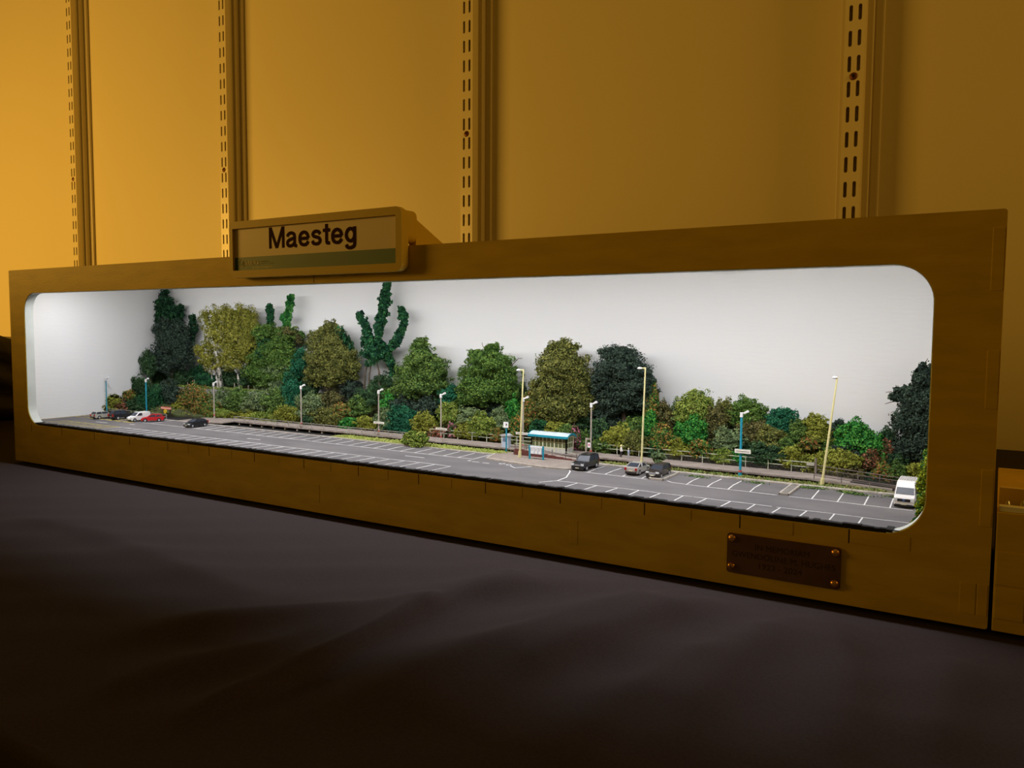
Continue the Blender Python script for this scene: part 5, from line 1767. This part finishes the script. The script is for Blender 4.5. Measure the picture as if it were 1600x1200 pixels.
vehicle('panel_van', 'white high-roof panel van at the right end of the bays', .8030, .0702, -1, (234, 232, 230), [(-2.6, .36), (-2.62, 1.2), (-2.58, 2.50), (-2.45, 2.62), (.45, 2.62), (.90, 2.46), (1.25, 2.02), (1.80, 1.34), (2.45, 1.16), (2.62, .92), (2.60, .36)], 1.96, None, (-1.65, 1.65), wr=.36, belt=1.35, metal=0.,
        panes=[[(1.27, -.82, 2.00), (1.27, .82, 2.00), (1.80, .88, 1.37), (1.80, -.88, 1.37)], [(.55, .99, 1.35), (1.45, .99, 1.35), (1.05, .94, 1.98), (.55, .94, 1.98)], [(.55, -.99, 1.35), (.55, -.94, 1.98), (1.05, -.94, 1.98), (1.45, -.99, 1.35)]],
        lamps=[(.80, .90, .16, .18, .03)], tails=[(.88, 1.2, .06, .3, 0)], extras=transit)

# ------------------------------------------------------------------ two people on the platform


def person(label, x, y, h, rz, top, legs, hair):
    me = bpy.data.meshes.new('person_cage')
    J = [((0, 0, .92), .15), ((0, 0, 1.15), .14), ((0, 0, 1.38), .15), ((0, 0, 1.50), .06), ((0, .01, 1.56), .065), ((0, .02, 1.66), .10), ((0, .01, 1.74), .075),
         ((.17, 0, 1.42), .065), ((.22, .02, 1.16), .05), ((.20, .14, .95), .04), ((.20, .17, .88), .035),
         ((-.17, 0, 1.42), .065), ((-.22, .02, 1.16), .05), ((-.20, .10, .94), .04), ((-.20, .13, .87), .035),
         ((.09, 0, .84), .095), ((.10, .05, .48), .07), ((.10, -.02, .08), .045), ((.10, .11, .04), .04),
         ((-.09, 0, .84), .095), ((-.10, -.03, .48), .07), ((-.10, -.12, .08), .045), ((-.10, .01, .04), .04)]
    E = [(0, 1), (1, 2), (2, 3), (3, 4), (4, 5), (5, 6), (2, 7), (7, 8), (8, 9), (9, 10), (2, 11), (11, 12), (12, 13), (13, 14), (0, 15), (15, 16), (16, 17), (17, 18), (0, 19), (19, 20), (20, 21), (21, 22)]
    me.from_pydata([j[0] for j in J], E, [])
    o = bpy.data.objects.new('person_cage', me)
    COL.objects.link(o)
    md = o.modifiers.new('skin', 'SKIN')
    o.modifiers.new('sub', 'SUBSURF').levels = 1
    for i, j in enumerate(J):
        me.skin_vertices[0].data[i].radius = (j[1], j[1])
    me.skin_vertices[0].data[0].use_root = True
    dg = bpy.context.evaluated_depsgraph_get()
    me2 = bpy.data.meshes.new_from_object(o.evaluated_get(dg))
    bpy.data.objects.remove(o)
    k = h / 1.82
    me2.materials.clear()
    for mm in (top, legs, mat('skin', (206, 160, 136), rough=.6)):
        me2.materials.append(mm)
    for p in me2.polygons:
        c = p.center
        p.material_index = 2 if (c.z > 1.50 or (abs(c.x) > .12 and .80 < c.z < .90 and c.y > .08)) else (0 if c.z > .86 else 1)
        p.use_smooth = True
    me2.transform(Matrix.Diagonal((k * 1.3, k * 1.3, k, 1)))
    t = thing('person', label, 'person', (x, y, ZP), rz)
    b = link_mesh('body', me2, None, t)
    hb = MB()
    hb.dome((0, 0, 1.66 * k), .155 * k, .13 * k, 'z', 1, 12)
    hb.dome((0, -.03 * k, 1.66 * k), .115 * k, .16 * k, 'z', -1, 12)
    hb.build('hair', hair, t, smooth=True, local=True)
    # small face: nose and eyes
    f = MB().box(-.012 * k, .012 * k, .10 * k, .135 * k, 1.60 * k, 1.64 * k).build('nose', mat('skin', (206, 160, 136)), t, local=True)
    MB().box(-.045 * k, -.025 * k, .105 * k, .118 * k, 1.645 * k, 1.66 * k).box(.025 * k, .045 * k, .105 * k, .118 * k, 1.645 * k, 1.66 * k).build('eyes', M_dark, t, local=True)
    return t


pp = at(970.5, 712, Y=.1130)
person('person in a white top and dark trousers walking on the platform', pp.x, .1130, .0092, math.radians(-60), mat('white_shirt', (238, 236, 236), rough=.8), mat('dark_trousers', (50, 44, 44), rough=.8), mat('pale_hair', (226, 214, 170), rough=.8))
pp = at(982, 713, Y=.1115)
person('smaller person in pale blue walking beside the one in white', pp.x, .1115, .0078, math.radians(-60), mat('pale_blue_top', (164, 178, 204), rough=.8), mat('pale_trousers', (178, 178, 186), rough=.8), mat('pale_hair', (226, 214, 170), rough=.8))
